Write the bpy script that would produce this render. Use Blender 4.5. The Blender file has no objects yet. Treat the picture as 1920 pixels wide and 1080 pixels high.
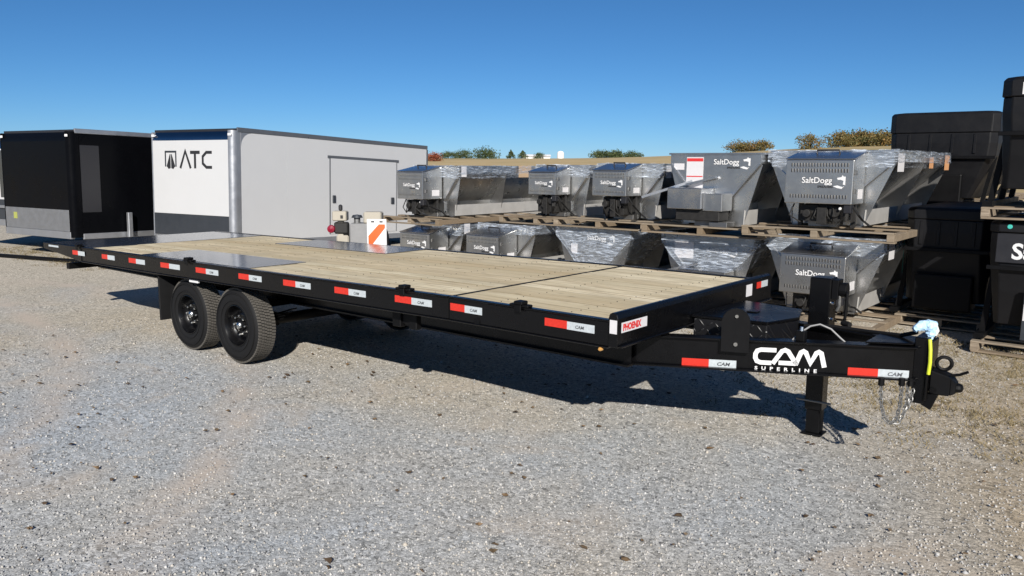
import bpy, math, random
from math import radians as rad, sin, cos, pi
from mathutils import Vector, Matrix
import numpy as np

random.seed(7)
S = bpy.context.scene
COL = S.collection
D = bpy.data

# ------------------------------------------------------------------ camera, sky, sun, exposure
CAM_LOC = (2.7388, -4.3665, 2.0397)
YAW, PITCH, ROLL = 2.2529, 0.1527, 0.0077
cam_d = D.cameras.new("camera")
cam = D.objects.new("camera", cam_d)
COL.objects.link(cam)
F = Vector((cos(YAW) * cos(PITCH), sin(YAW) * cos(PITCH), -sin(PITCH)))
R0 = Vector((sin(YAW), -cos(YAW), 0))
U0 = R0.cross(F)
R = R0 * cos(ROLL) + U0 * sin(ROLL)
U = -R0 * sin(ROLL) + U0 * cos(ROLL)
m = Matrix((R, U, -F)).transposed().to_4x4()
m.translation = CAM_LOC
cam.matrix_world = m
cam_d.sensor_width = 36
cam_d.lens = 1500 / 1920 * 36
cam_d.clip_start = 0.05
cam_d.clip_end = 3000
S.camera = cam

SUN_EL = rad(28.3)
to_sun = Vector((1.22, -1.40, 0)).normalized()
world = D.worlds.new("World")
S.world = world
world.use_nodes = True
wn = world.node_tree
bg = wn.nodes["Background"]
sky = wn.nodes.new("ShaderNodeTexSky")
sky.sky_type = 'NISHITA'
sky.sun_disc = False
sky.sun_elevation = SUN_EL
sky.sun_rotation = math.atan2(to_sun.x, to_sun.y)
sky.altitude = 500
sky.air_density = 0.7
sky.dust_density = 0.0
sky.ozone_density = 10.0
hs = wn.nodes.new("ShaderNodeHueSaturation")
hs.inputs['Saturation'].default_value = 1.03
hs.inputs['Hue'].default_value = 0.493
wn.links.new(sky.outputs[0], hs.inputs['Color'])
wn.links.new(hs.outputs[0], bg.inputs[0])
bg.inputs[1].default_value = 0.057

sun_d = D.lights.new("sun", 'SUN')
sun_d.energy = 4.8
sun_d.angle = rad(0.5)
sun_d.color = (1.0, 0.95, 0.88)
sun = D.objects.new("sun", sun_d)
COL.objects.link(sun)
sdir = Vector((to_sun.x * cos(SUN_EL), to_sun.y * cos(SUN_EL), sin(SUN_EL)))
sun.rotation_euler = sdir.to_track_quat('Z', 'Y').to_euler()
sun.location = sdir * 60

S.view_settings.view_transform = 'Standard'
S.view_settings.look = 'None'
S.view_settings.exposure = 0.5
S.view_settings.gamma = 1.0
S.view_settings.use_curve_mapping = False

# ------------------------------------------------------------------ materials
class NT:
    def __init__(s, name):
        s.m = D.materials.new(name)
        s.m.use_nodes = True
        s.t = s.m.node_tree
        s.b = s.t.nodes["Principled BSDF"]
    def n(s, typ, **kw):
        nd = s.t.nodes.new(typ)
        for k, v in kw.items():
            if k in nd.inputs:
                nd.inputs[k].default_value = v
            else:
                setattr(nd, k, v)
        return nd
    def l(s, a, b):
        s.t.links.new(a, b)
    def math(s, op, a, b=None, clamp=False):
        nd = s.t.nodes.new("ShaderNodeMath")
        nd.operation = op
        nd.use_clamp = clamp
        for i, v in enumerate((a, b)):
            if v is None:
                continue
            if isinstance(v, (int, float)):
                nd.inputs[i].default_value = v
            else:
                s.l(v, nd.inputs[i])
        return nd.outputs[0]
    def mix(s, fac, a, b, mode='MIX'):
        nd = s.t.nodes.new("ShaderNodeMix")
        nd.data_type = 'RGBA'
        nd.blend_type = mode
        ins = [i for i in nd.inputs if i.enabled]
        for i, v in zip(ins, (fac, a, b)):
            if isinstance(v, (int, float)):
                i.default_value = v
            elif isinstance(v, (tuple, list)):
                i.default_value = (*v[:3], 1)
            else:
                s.l(v, i)
        return [o for o in nd.outputs if o.enabled][0]
    def ramp(s, fac, stops):
        nd = s.t.nodes.new("ShaderNodeValToRGB")
        e = nd.color_ramp.elements
        while len(e) < len(stops):
            e.new(0.5)
        for el, (p, c) in zip(e, stops):
            el.position = p
            el.color = (*c, 1) if len(c) == 3 else c
        s.l(fac, nd.inputs[0])
        return nd.outputs[0]
    def co(s, scale=(1, 1, 1), kind='Object'):
        tc = s.t.nodes.new("ShaderNodeTexCoord")
        mp = s.t.nodes.new("ShaderNodeMapping")
        mp.inputs['Scale'].default_value = scale
        s.l(tc.outputs[kind], mp.inputs[0])
        return mp.outputs[0]
    def noise(s, vec, scale, detail=4, rough=0.55, dist=0.0):
        nd = s.n("ShaderNodeTexNoise", Scale=scale, Detail=detail, Roughness=rough, Distortion=dist)
        s.l(vec, nd.inputs['Vector'])
        return nd.outputs[0]
    def bump(s, h, strength=0.4, dist=0.01):
        nd = s.n("ShaderNodeBump", Strength=strength, Distance=dist)
        s.l(h, nd.inputs['Height'])
        s.l(nd.outputs[0], s.b.inputs['Normal'])
    def rnd(s):
        return s.n("ShaderNodeObjectInfo").outputs['Random']

def simple(name, col, rough=0.5, metal=0.0, var=0.15, scale=6.0, bump=0.0, coat=0.0, spec=0.5):
    """painted / moulded surface with mild dirt variation"""
    k = NT(name)
    v = k.co()
    nz = k.noise(v, scale, 6, 0.65)
    c = k.mix(nz, [x * (1 - var) for x in col], [min(1, x * (1 + var)) for x in col])
    k.l(c, k.b.inputs['Base Color'])
    r = k.ramp(nz, [(0.3, (max(0, rough - 0.08),) * 3), (0.7, (min(1, rough + 0.1),) * 3)])
    k.l(r, k.b.inputs['Roughness'])
    k.b.inputs['Metallic'].default_value = metal
    k.b.inputs['Coat Weight'].default_value = coat
    k.b.inputs['Specular IOR Level'].default_value = spec
    if bump:
        k.bump(k.noise(v, scale * 8, 4), bump, 0.004)
    return k.m

M = {}
M['black_paint'] = simple('black_gloss_paint', (0.0025, 0.0025, 0.003), 0.27, 0, 0.4, 3, 0.02, 0.0, 0.3)
M['black_matte'] = simple('black_matte_steel', (0.0035, 0.0035, 0.004), 0.5, 0, 0.4, 5, 0.05, 0.0, 0.16)
M['black_poly'] = simple('black_poly_plastic', (0.0045, 0.0045, 0.0055), 0.5, 0, 0.3, 4, 0.08, 0.0, 0.3)
M['rubber'] = simple('tyre_rubber', (0.007, 0.007, 0.0075), 0.7, 0, 0.25, 8, 0.1, 0.0, 0.25)
M['tread'] = simple('dusty_tread_rubber', (0.075, 0.069, 0.06), 0.9, 0, 0.35, 14, 0.2)
M['chrome'] = simple('zinc_plated_steel', (0.62, 0.62, 0.60), 0.25, 1.0, 0.1, 10)
M['zinc'] = simple('galvanised_chain', (0.22, 0.22, 0.215), 0.5, 0.7, 0.2, 30)
M['white'] = simple('white_panel_paint', (0.49, 0.495, 0.50), 0.35, 0, 0.03, 2)
M['white_film'] = simple('white_vinyl_lettering', (0.66, 0.66, 0.66), 0.5, 0, 0.02, 5)
M['dark_film'] = simple('black_vinyl_lettering', (0.02, 0.02, 0.022), 0.5, 0, 0.05, 5)
M['red_film'] = simple('red_vinyl', (0.55, 0.03, 0.03), 0.5, 0, 0.1, 9)
M['alu'] = simple('aluminium_trim', (0.36, 0.37, 0.39), 0.38, 0.7, 0.15, 4)
M['alu_dark'] = simple('dark_aluminium_trim', (0.16, 0.17, 0.185), 0.35, 0.6, 0.2, 4)
M['cap_blue'] = simple('polished_roof_cap', (0.30, 0.32, 0.36), 0.12, 1.0, 0.08, 2)
M['guard'] = simple('grey_stone_guard', (0.035, 0.04, 0.048), 0.45, 0.2, 0.2, 5)
M['tread_grey'] = simple('grey_tread_plate', (0.23, 0.235, 0.245), 0.42, 0.55, 0.3, 7, 0.2)
M['black_side'] = simple('black_trailer_panel', (0.0025, 0.0027, 0.0036), 0.3, 0, 0.25, 2, 0.0, 0.0, 0.06)
M['grey_panel'] = simple('grey_panel', (0.016, 0.016, 0.019), 0.4, 0, 0.15, 4)
M['paper'] = simple('white_paper_label', (0.56, 0.55, 0.56), 0.7, 0, 0.06, 20)
M['card'] = simple('tan_cardboard', (0.42, 0.30, 0.19), 0.85, 0, 0.12, 12)
M['orange_card'] = simple('orange_cardboard', (0.50, 0.25, 0.11), 0.85, 0, 0.12, 12)
M['orange'] = simple('orange_reflective', (0.62, 0.10, 0.012), 0.45, 0, 0.06, 9)
M['beige'] = simple('beige_machine_paint', (0.36, 0.33, 0.27), 0.55, 0, 0.12, 9)
M['grey_mach'] = simple('grey_machine_paint', (0.22, 0.22, 0.22), 0.55, 0, 0.2, 9)
M['red_lamp'] = simple('red_lamp_plastic', (0.22, 0.01, 0.025), 0.25, 0, 0.1, 9)
M['yellow_cable'] = simple('yellow_green_cable', (0.55, 0.62, 0.03), 0.5, 0, 0.1, 9)
M['warning_yellow'] = simple('faded_yellow_label', (0.30, 0.32, 0.08), 0.6, 0, 0.25, 40)
M['blue_plug'] = simple('pale_blue_plastic', (0.42, 0.62, 0.82), 0.5, 0, 0.25, 25)
M['teal'] = simple('teal_strap', (0.05, 0.42, 0.36), 0.5, 0, 0.1, 9)
M['engine'] = simple('dark_engine_castings', (0.018, 0.017, 0.016), 0.6, 0.2, 0.6, 22, 0.3)
M['glass'] = simple('dark_trailer_window', (0.04, 0.045, 0.05), 0.1, 0, 0.2, 3)
M['bark'] = simple('grey_brown_bark', (0.10, 0.075, 0.055), 0.9, 0, 0.3, 5, 0.5)
M['barn'] = simple('white_barn_boards', (0.75, 0.75, 0.74), 0.6, 0, 0.05, 1)
M['roof'] = simple('grey_barn_roof', (0.30, 0.30, 0.31), 0.6, 0, 0.1, 1)
M['amber'] = simple('amber_lens', (0.45, 0.24, 0.07), 0.25, 0, 0.1, 9)

def retro(name, col):
    """prismatic reflective tape: fine diamond weave in the film"""
    k = NT(name)
    v = k.co((60, 60, 60))
    w = k.n("ShaderNodeTexVoronoi", Scale=1.0)
    k.l(v, w.inputs['Vector'])
    c = k.mix(w.outputs['Distance'], [x * 0.88 for x in col], [min(1, x * 1.1) for x in col])
    k.l(c, k.b.inputs['Base Color'])
    k.b.inputs['Roughness'].default_value = 0.35
    return k.m
M['tape_red'] = retro('red_reflective_tape', (0.55, 0.028, 0.016))
M['tape_white'] = retro('silver_reflective_tape', (0.44, 0.48, 0.50))

def steel(name, col, rough):
    """brushed stainless sheet with smears"""
    k = NT(name)
    v = k.co((2, 2, 40))
    g = k.noise(v, 6, 5, 0.6)
    v2 = k.co()
    s = k.noise(v2, 2.4, 5, 0.65)
    c = k.mix(g, [x * 0.86 for x in col], [x * 1.08 for x in col])
    c = k.mix(k.ramp(s, [(0.42, (0, 0, 0)), (0.75, (1, 1, 1))]), c, [x * 0.62 for x in col])
    k.l(c, k.b.inputs['Base Color'])
    k.b.inputs['Metallic'].default_value = 0.98
    k.l(k.ramp(s, [(0.3, (rough - 0.1,) * 3), (0.75, (rough + 0.15,) * 3)]), k.b.inputs['Roughness'])
    k.bump(g, 0.06, 0.003)
    return k.m
M['steel'] = steel('brushed_stainless', (0.63, 0.63, 0.62), 0.30)
M['steel_lid'] = steel('bright_stainless_lid', (0.55, 0.56, 0.58), 0.26)
M['steel_dark'] = steel('dull_stainless', (0.36, 0.355, 0.345), 0.42)

def wrap():
    """crinkled stretch film"""
    k = NT('clear_stretch_film')
    v = k.co((0.9, 0.9, 7))
    nz = k.noise(v, 4.5, 5, 0.55, 1.6)
    k.bump(nz, 0.8, 0.03)
    k.b.inputs['Base Color'].default_value = (0.55, 0.62, 0.72, 1)
    k.b.inputs['Roughness'].default_value = 0.16
    k.l(k.ramp(nz, [(0.36, (0.06,) * 3), (0.52, (0.22,) * 3), (0.66, (0.85,) * 3)]), k.b.inputs['Alpha'])
    return k.m
M['film'] = wrap()
M['plate_bright'] = simple('matt_galvanised_plate', (0.44, 0.43, 0.41), 0.5, 0.25, 0.2, 6)

def wood(name, a, b, dark, scale=1.0, seam=None):
    k = NT(name)
    r = k.rnd()
    tc = k.n("ShaderNodeTexCoord")
    off = k.n("ShaderNodeCombineXYZ")
    k.l(k.math('MULTIPLY', r, 37.0), off.inputs[0])
    k.l(k.math('MULTIPLY', r, 91.0), off.inputs[1])
    ad = k.n("ShaderNodeVectorMath", operation='ADD')
    k.l(tc.outputs['Object'], ad.inputs[0])
    k.l(off.outputs[0], ad.inputs[1])
    mp = k.n("ShaderNodeMapping")
    mp.inputs['Scale'].default_value = (1.1 * scale, 22 * scale, 22 * scale)
    k.l(ad.outputs[0], mp.inputs[0])
    g = k.noise(mp.outputs[0], 1.6, 7, 0.62, 0.8)
    mp2 = k.n("ShaderNodeMapping")
    mp2.inputs['Scale'].default_value = (0.7 * scale, 3 * scale, 3 * scale)
    k.l(ad.outputs[0], mp2.inputs[0])
    p = k.noise(mp2.outputs[0], 1.3, 4, 0.6)
    c = k.ramp(g, [(0.38, dark), (0.50, a), (0.64, b)])
    c = k.mix(k.ramp(p, [(0.40, (0, 0, 0)), (0.68, (0.75,) * 3)]), c, [x * 0.62 for x in a])
    c = k.mix(k.math('MULTIPLY', r, 0.85), c, (a[0] * 0.62, a[1] * 0.56, a[2] * 0.47))
    r2 = k.math('FRACT', k.math('MULTIPLY', r, 7.31))
    c = k.mix(k.math('MULTIPLY', r2, 0.28), c, (a[0] * 0.80, a[1] * 0.88, a[2] * 0.92))
    st = k.noise(tc.outputs['Object'], 1.7, 5, 0.65)
    c = k.mix(k.ramp(st, [(0.50, (0, 0, 0)), (0.72, (0.7,) * 3)]), c, [x * 0.55 for x in a])
    # knots
    mp3 = k.n("ShaderNodeMapping")
    mp3.inputs['Scale'].default_value = (2.2 * scale, 7 * scale, 7 * scale)
    k.l(ad.outputs[0], mp3.inputs[0])
    vo = k.n("ShaderNodeTexVoronoi", Scale=1.0)
    k.l(mp3.outputs[0], vo.inputs['Vector'])
    kn = k.ramp(vo.outputs['Distance'], [(0.05, (1, 1, 1)), (0.11, (0, 0, 0))])
    c = k.mix(k.math('MULTIPLY', kn, 0.65), c, [x * 0.45 for x in dark])
    if seam:
        sx_ = k.n("ShaderNodeSeparateXYZ")
        k.l(tc.outputs['Object'], sx_.inputs[0])
        fr = k.math('FRACT', k.math('MULTIPLY', k.math('SUBTRACT', sx_.outputs[1], 0.062), 1 / seam))
        ed = k.math('MINIMUM', fr, k.math('SUBTRACT', 1.0, fr))
        ed = k.math('SUBTRACT', 1.0, k.math('MULTIPLY', ed, 17.0), True)
        c = k.mix(k.math('MULTIPLY', ed, k.ramp(p, [(0.3, (0.95,) * 3), (0.7, (0.5,) * 3)])), c, [x * 0.22 for x in dark])
    k.l(c, k.b.inputs['Base Color'])
    k.b.inputs['Roughness'].default_value = 0.75
    k.bump(g, 0.35, 0.004)
    return k.m
M['deck_wood'] = wood('treated_pine_deck', (0.74, 0.63, 0.42), (0.88, 0.79, 0.585), (0.30, 0.215, 0.12), 1.0, 2.466 / 13)
M['pallet_wood'] = wood('weathered_pallet_wood', (0.27, 0.215, 0.155), (0.36, 0.30, 0.225), (0.14, 0.105, 0.07), 1.6)

def diamond(name, col, rough, metal, s=0.035, strength=0.9):
    k = NT(name)
    tc = k.n("ShaderNodeTexCoord")
    sp = k.n("ShaderNodeSeparateXYZ")
    k.l(tc.outputs['Object'], sp.inputs[0])
    # use x+z on one axis so that vertical faces get the pattern as well
    u = k.math('MULTIPLY', sp.outputs[0], 1 / s)
    w = k.math('MULTIPLY', k.math('ADD', sp.outputs[1], sp.outputs[2]), 1 / s)
    par = k.math('MODULO', k.math('ABSOLUTE', k.math('ADD', k.math('FLOOR', u), k.math('FLOOR', w))), 2.0)
    par = k.math('ROUND', par)
    fu = k.math('SUBTRACT', k.math('FRACT', u), 0.5)
    fw = k.math('SUBTRACT', k.math('FRACT', w), 0.5)
    a = k.math('MULTIPLY', k.math('ADD', fu, fw), 0.707)
    b = k.math('MULTIPLY', k.math('SUBTRACT', fu, fw), 0.707)
    ip = k.math('SUBTRACT', 1.0, par)
    la = k.math('ADD', k.math('MULTIPLY', a, par), k.math('MULTIPLY', b, ip))
    lb = k.math('ADD', k.math('MULTIPLY', b, par), k.math('MULTIPLY', a, ip))
    e = k.math('ADD', k.math('POWER', k.math('MULTIPLY', la, 2.0), 2.0), k.math('POWER', k.math('MULTIPLY', lb, 7.0), 2.0))
    h = k.math('SUBTRACT', 1.0, e, True)
    k.bump(h, strength, 0.006)
    nz = k.noise(tc.outputs['Object'], 5, 4)
    k.l(k.mix(nz, [x * 0.75 for x in col], [x * 1.25 for x in col]), k.b.inputs['Base Color'])
    k.b.inputs['Roughness'].default_value = rough
    k.b.inputs['Metallic'].default_value = metal
    return k.m
M['plate'] = diamond('bright_diamond_plate', (0.20, 0.205, 0.22), 0.16, 0.9, 0.05, 0.26)
M['box_plate'] = diamond('black_toolbox_tread_plate', (0.004, 0.004, 0.005), 0.4, 0.0, 0.06, 0.9)

def gravel_mat():
    k = NT('crushed_stone_gravel')
    tc = k.n("ShaderNodeTexCoord")
    v = tc.outputs['Object']
    big = k.noise(v, 0.33, 5, 0.6, 0.6)
    mid = k.noise(v, 1.3, 5, 0.6, 0.4)
    vo = k.n("ShaderNodeTexVoronoi", Scale=42.0)
    k.l(v, vo.inputs['Vector'])
    vo2 = k.n("ShaderNodeTexVoronoi", Scale=95.0)
    k.l(v, vo2.inputs['Vector'])
    sp = k.n("ShaderNodeSeparateColor")
    k.l(vo.outputs['Color'], sp.inputs[0])
    sp2 = k.n("ShaderNodeSeparateColor")
    k.l(vo2.outputs['Color'], sp2.inputs[0])
    stone = k.ramp(sp.outputs[0], [(0.0, (0.12, 0.12, 0.12)), (0.15, (0.29, 0.288, 0.28)), (0.55, (0.46, 0.455, 0.445)), (0.85, (0.58, 0.575, 0.565)), (1.0, (0.78, 0.77, 0.75))])
    fine = k.ramp(sp2.outputs[0], [(0.0, (0.16, 0.16, 0.155)), (0.25, (0.35, 0.345, 0.33)), (0.6, (0.46, 0.45, 0.43)), (1.0, (0.62, 0.61, 0.58))])
    # yard lies bluish grey near the middle, earthier to the left rear and around the stacks
    sep = k.n("ShaderNodeSeparateXYZ")
    k.l(v, sep.inputs[0])
    far_l = k.math('MULTIPLY', k.math('SUBTRACT', k.math('MULTIPLY', sep.outputs[0], -1.0), 4.0), 0.10, True)
    far_b = k.math('MULTIPLY', k.math('SUBTRACT', sep.outputs[1], -0.2), 0.24, True)
    far_r = k.math('MULTIPLY', k.math('SUBTRACT', sep.outputs[0], 0.9), 0.42, True)
    reg = k.math('MAXIMUM', k.math('MAXIMUM', far_l, k.math('MULTIPLY', far_b, 0.8)), far_r, True)
    tanm = k.math('ADD', k.ramp(big, [(0.38, (0, 0, 0)), (0.70, (0.9, 0.9, 0.9))]), reg, True)
    c = k.mix(k.ramp(mid, [(0.30, (0.2,) * 3), (0.70, (0.75,) * 3)]), stone, fine)
    gap = k.n("ShaderNodeTexVoronoi", Scale=60.0, feature='DISTANCE_TO_EDGE')
    k.l(v, gap.inputs['Vector'])
    gp_ = k.ramp(gap.outputs['Distance'], [(0.0, (0.35,) * 3), (0.09, (1, 1, 1))])
    c = k.mix(0.9, c, gp_, 'MULTIPLY')
    tint = k.mix(tanm, (0.945, 1.02, 1.10), (1.12, 1.03, 0.88))
    c = k.mix(1.0, c, tint, 'MULTIPLY')
    # compacted earthy fines showing in patches
    earth = k.noise(v, 0.9, 6, 0.62, 0.9)
    em = k.math('MULTIPLY', k.ramp(earth, [(0.54, (0, 0, 0)), (0.70, (0.55,) * 3)]), 1.0)
    c = k.mix(em, c, k.mix(mid, (0.44, 0.375, 0.30), (0.50, 0.435, 0.36)))
    cen = k.n("ShaderNodeVectorMath", operation='DISTANCE')
    wob = k.n("ShaderNodeVectorMath", operation='ADD')
    k.l(v, wob.inputs[0]); wob.inputs[1].default_value = (0, 0, 0)
    k.l(wob.outputs[0], cen.inputs[0]); cen.inputs[1].default_value = (-9.5, -9.0, 0)
    rr = k.math('ADD', cen.outputs['Value'], k.math('MULTIPLY', k.math('SUBTRACT', big, 0.5), 1.1))
    for r0 in (10.4, 8.75):
        tr = k.math('SUBTRACT', 1.0, k.math('MULTIPLY', k.math('ABSOLUTE', k.math('SUBTRACT', rr, r0)), 3.6), True)
        c = k.mix(k.math('MULTIPLY', k.math('MULTIPLY', tr, k.ramp(mid, [(0.35, (0, 0, 0)), (0.62, (1, 1, 1))])), 0.9), c, (0.47, 0.405, 0.34))
    # dead straw and leaf litter near the stacks (right, far)
    litter = k.noise(v, 9, 5, 0.7)
    lm = k.math('MULTIPLY', k.ramp(litter, [(0.50, (0, 0, 0)), (0.62, (1, 1, 1))]), k.math('MULTIPLY', far_r, k.math('MULTIPLY', k.math('SUBTRACT', sep.outputs[1], 0.6), 0.8, True), True))
    brown = k.math('MULTIPLY', k.math('MULTIPLY', k.math('SUBTRACT', sep.outputs[0], 0.6), 0.55, True), k.math('MULTIPLY', k.math('SUBTRACT', sep.outputs[1], -1.2), 0.45, True), True)
    c = k.mix(k.math('MULTIPLY', brown, 0.75), c, k.mix(1.0, c, (0.80, 0.68, 0.52), 'MULTIPLY'))
    c = k.mix(k.math('MULTIPLY', lm, 0.85), c, (0.20, 0.145, 0.07))
    k.l(c, k.b.inputs['Base Color'])
    k.b.inputs['Roughness'].default_value = 0.95
    k.b.inputs['Specular IOR Level'].default_value = 0.2
    h = k.math('ADD', k.math('MULTIPLY', vo.outputs['Distance'], -1.0), k.math('MULTIPLY', vo2.outputs['Distance'], -0.5))
    k.bump(h, 0.3, 0.010)
    return k.m
M['gravel'] = gravel_mat()

def pebble_mat():
    k = NT('loose_stones')
    at = k.n("ShaderNodeAttribute", attribute_name='shade')
    c = k.ramp(at.outputs['Fac'], [(0.0, (0.07, 0.07, 0.072)), (0.3, (0.25, 0.25, 0.25)), (0.65, (0.42, 0.417, 0.41)), (0.85, (0.42, 0.38, 0.32)), (1.0, (0.52, 0.512, 0.50))])
    k.l(c, k.b.inputs['Base Color'])
    k.b.inputs['Roughness'].default_value = 0.9
    return k.m
M['pebble'] = pebble_mat()

def field_mat():
    k = NT('stubble_field')
    v = k.co((0.02, 0.02, 0.02))
    nz = k.noise(v, 1.6, 6, 0.6)
    v2 = k.co((0.4, 0.4, 0.4))
    n2 = k.noise(v2, 1.0, 5, 0.7)
    c = k.ramp(nz, [(0.3, (0.26, 0.22, 0.09)), (0.5, (0.50, 0.36, 0.18)), (0.7, (0.58, 0.45, 0.25))])
    c = k.mix(k.math('MULTIPLY', n2, 0.5), c, (0.16, 0.15, 0.06))
    k.l(c, k.b.inputs['Base Color'])
    k.b.inputs['Roughness'].default_value = 0.95
    return k.m
M['field'] = field_mat()

def leaf_mat(name, c0, c1, c2):
    k = NT(name)
    at = k.n("ShaderNodeAttribute", attribute_name='shade')
    c = k.ramp(at.outputs['Fac'], [(0, c0), (0.5, c1), (1, c2)])
    k.l(c, k.b.inputs['Base Color'])
    k.b.inputs['Roughness'].default_value = 0.7
    return k.m
M['leaf_dark'] = leaf_mat('dark_green_foliage', (0.02, 0.035, 0.012), (0.045, 0.07, 0.02), (0.10, 0.115, 0.035))
M['leaf_autumn'] = leaf_mat('autumn_foliage', (0.05, 0.055, 0.015), (0.13, 0.10, 0.028), (0.24, 0.13, 0.035))
M['leaf_red'] = leaf_mat('red_foliage', (0.12, 0.03, 0.015), (0.24, 0.06, 0.025), (0.22, 0.13, 0.04))
M['grass'] = leaf_mat('dry_grass_blades', (0.06, 0.05, 0.02), (0.15, 0.115, 0.05), (0.24, 0.185, 0.10))
M['leaf_litter'] = leaf_mat('fallen_leaf', (0.05, 0.03, 0.016), (0.09, 0.06, 0.03), (0.16, 0.10, 0.05))

# ------------------------------------------------------------------ mesh helpers
class MB:
    def __init__(s):
        s.v = []; s.f = []; s.mi = []
    def add(s, vs, fs, mi=0):
        o = len(s.v)
        s.v += [tuple(x) for x in vs]
        s.f += [tuple(i + o for i in f) for f in fs]
        s.mi += [mi] * len(fs)
        return s
    def hexa(s, p, mi=0):
        """8 corners: bottom 0-3 ccw, top 4-7"""
        return s.add(p, [(3, 2, 1, 0), (4, 5, 6, 7), (0, 1, 5, 4), (1, 2, 6, 5), (2, 3, 7, 6), (3, 0, 4, 7)], mi)
    def box(s, x0, x1, y0, y1, z0, z1, mi=0):
        return s.hexa([(x0, y0, z0), (x1, y0, z0), (x1, y1, z0), (x0, y1, z0), (x0, y0, z1), (x1, y0, z1), (x1, y1, z1), (x0, y1, z1)], mi)
    def prism(s, poly, axis, a, b, mi=0):
        """poly of 2D points extruded along axis from a to b. axis x: (y,z); y: (x,z); z: (x,y)"""
        def mk(p, t):
            return {'x': (t, p[0], p[1]), 'y': (p[0], t, p[1]), 'z': (p[0], p[1], t)}[axis]
        n = len(poly)
        vs = [mk(p, a) for p in poly] + [mk(p, b) for p in poly]
        fs = [tuple(range(n))[::-1], tuple(range(n, 2 * n))]
        fs += [(i, (i + 1) % n, (i + 1) % n + n, i + n) for i in range(n)]
        return s.add(vs, fs, mi)
    def beam(s, p, q, w, h, mi=0, up=(0, 0, 1)):
        """rectangular bar from p to q, w sideways, h along up"""
        p, q = Vector(p), Vector(q)
        d = (q - p).normalized()
        upv = Vector(up)
        sd = d.cross(upv)
        if sd.length < 1e-4:
            sd = Vector((1, 0, 0))
        sd.normalize()
        u = sd.cross(d).normalized()
        sd *= w / 2; u *= h / 2
        return s.hexa([p - sd - u, q - sd - u, q + sd - u, p + sd - u, p - sd + u, q - sd + u, q + sd + u, p + sd + u], mi)
    def tube(s, pts, r, n=8, mi=0, closed=False, caps=True):
        pts = [Vector(p) for p in pts]
        rs = r if isinstance(r, (list, tuple)) else [r] * len(pts)
        m_ = len(pts)
        rings = []
        prev = None
        for i, p in enumerate(pts):
            if closed:
                t = pts[(i + 1) % m_] - pts[i - 1]
            else:
                t = pts[min(i + 1, m_ - 1)] - pts[max(i - 1, 0)]
            t.normalize()
            if prev is None:
                a = Vector((0, 0, 1)) if abs(t.z) < 0.9 else Vector((1, 0, 0))
                prev = t.cross(a).normalized()
            u = (prev - t * prev.dot(t)).normalized()
            prev = u
            w = t.cross(u)
            rings.append([p + (u * cos(2 * pi * j / n) + w * sin(2 * pi * j / n)) * rs[i] for j in range(n)])
        vs = [v for rg in rings for v in rg]
        fs = []
        for i in range(m_ if closed else m_ - 1):
            a, b = i * n, ((i + 1) % m_) * n
            for j in range(n):
                fs.append((a + j, a + (j + 1) % n, b + (j + 1) % n, b + j))
        if caps and not closed:
            fs.append(tuple(range(n))[::-1])
            fs.append(tuple((m_ - 1) * n + j for j in range(n)))
        return s.add(vs, fs, mi)
    def lathe(s, prof, c, axis='y', n=32, mi=0):
        """prof: list of (r, t) with t along axis from centre c; closed surface if ends have r=0"""
        vs = []; fs = []
        c = Vector(c)
        for (r_, t) in prof:
            for j in range(n):
                a = 2 * pi * j / n
                if axis == 'y':
                    vs.append(c + Vector((r_ * cos(a), t, r_ * sin(a))))
                elif axis == 'z':
                    vs.append(c + Vector((r_ * cos(a), r_ * sin(a), t)))
                else:
                    vs.append(c + Vector((t, r_ * cos(a), r_ * sin(a))))
        for i in range(len(prof) - 1):
            for j in range(n):
                fs.append((i * n + j, i * n + (j + 1) % n, (i + 1) * n + (j + 1) % n, (i + 1) * n + j))
        return s.add(vs, fs, mi)
    def build(s, name, mats, parent=None, bevel=0.0, smooth=False, seg=1, fix=True):
        me = D.meshes.new(name)
        me.from_pydata([tuple(v) for v in s.v], [], s.f)
        if not isinstance(mats, (list, tuple)):
            mats = [mats]
        for mt in mats:
            me.materials.append(M[mt] if isinstance(mt, str) else mt)
        if len(mats) > 1:
            me.polygons.foreach_set('material_index', s.mi)
        if fix:
            import bmesh
            bm = bmesh.new(); bm.from_mesh(me)
            bmesh.ops.recalc_face_normals(bm, faces=bm.faces)
            bm.to_mesh(me); bm.free()
        if smooth:
            me.shade_smooth()
            try:
                me.set_sharp_from_angle(angle=rad(38))
            except Exception:
                pass
        me.update()
        o = D.objects.new(name, me)
        COL.objects.link(o)
        if parent:
            o.parent = parent
        if bevel:
            b = o.modifiers.new('edge_bevel', 'BEVEL')
            b.width = bevel; b.segments = seg; b.limit_method = 'ANGLE'; b.angle_limit = rad(40)
        return o

def tag(o, label=None, cat=None, group=None, kind=None):
    if label: o['label'] = label
    if cat: o['category'] = cat
    if group: o['group'] = group
    if kind: o['kind'] = kind
    return o

def thing(name, label, cat, loc=(0, 0, 0), rz=0.0, group=None):
    o = D.objects.new(name, None)
    o.empty_display_size = 0.2
    COL.objects.link(o)
    o.location = loc
    o.rotation_euler = (0, 0, rz)
    return tag(o, label, cat, group)

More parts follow.
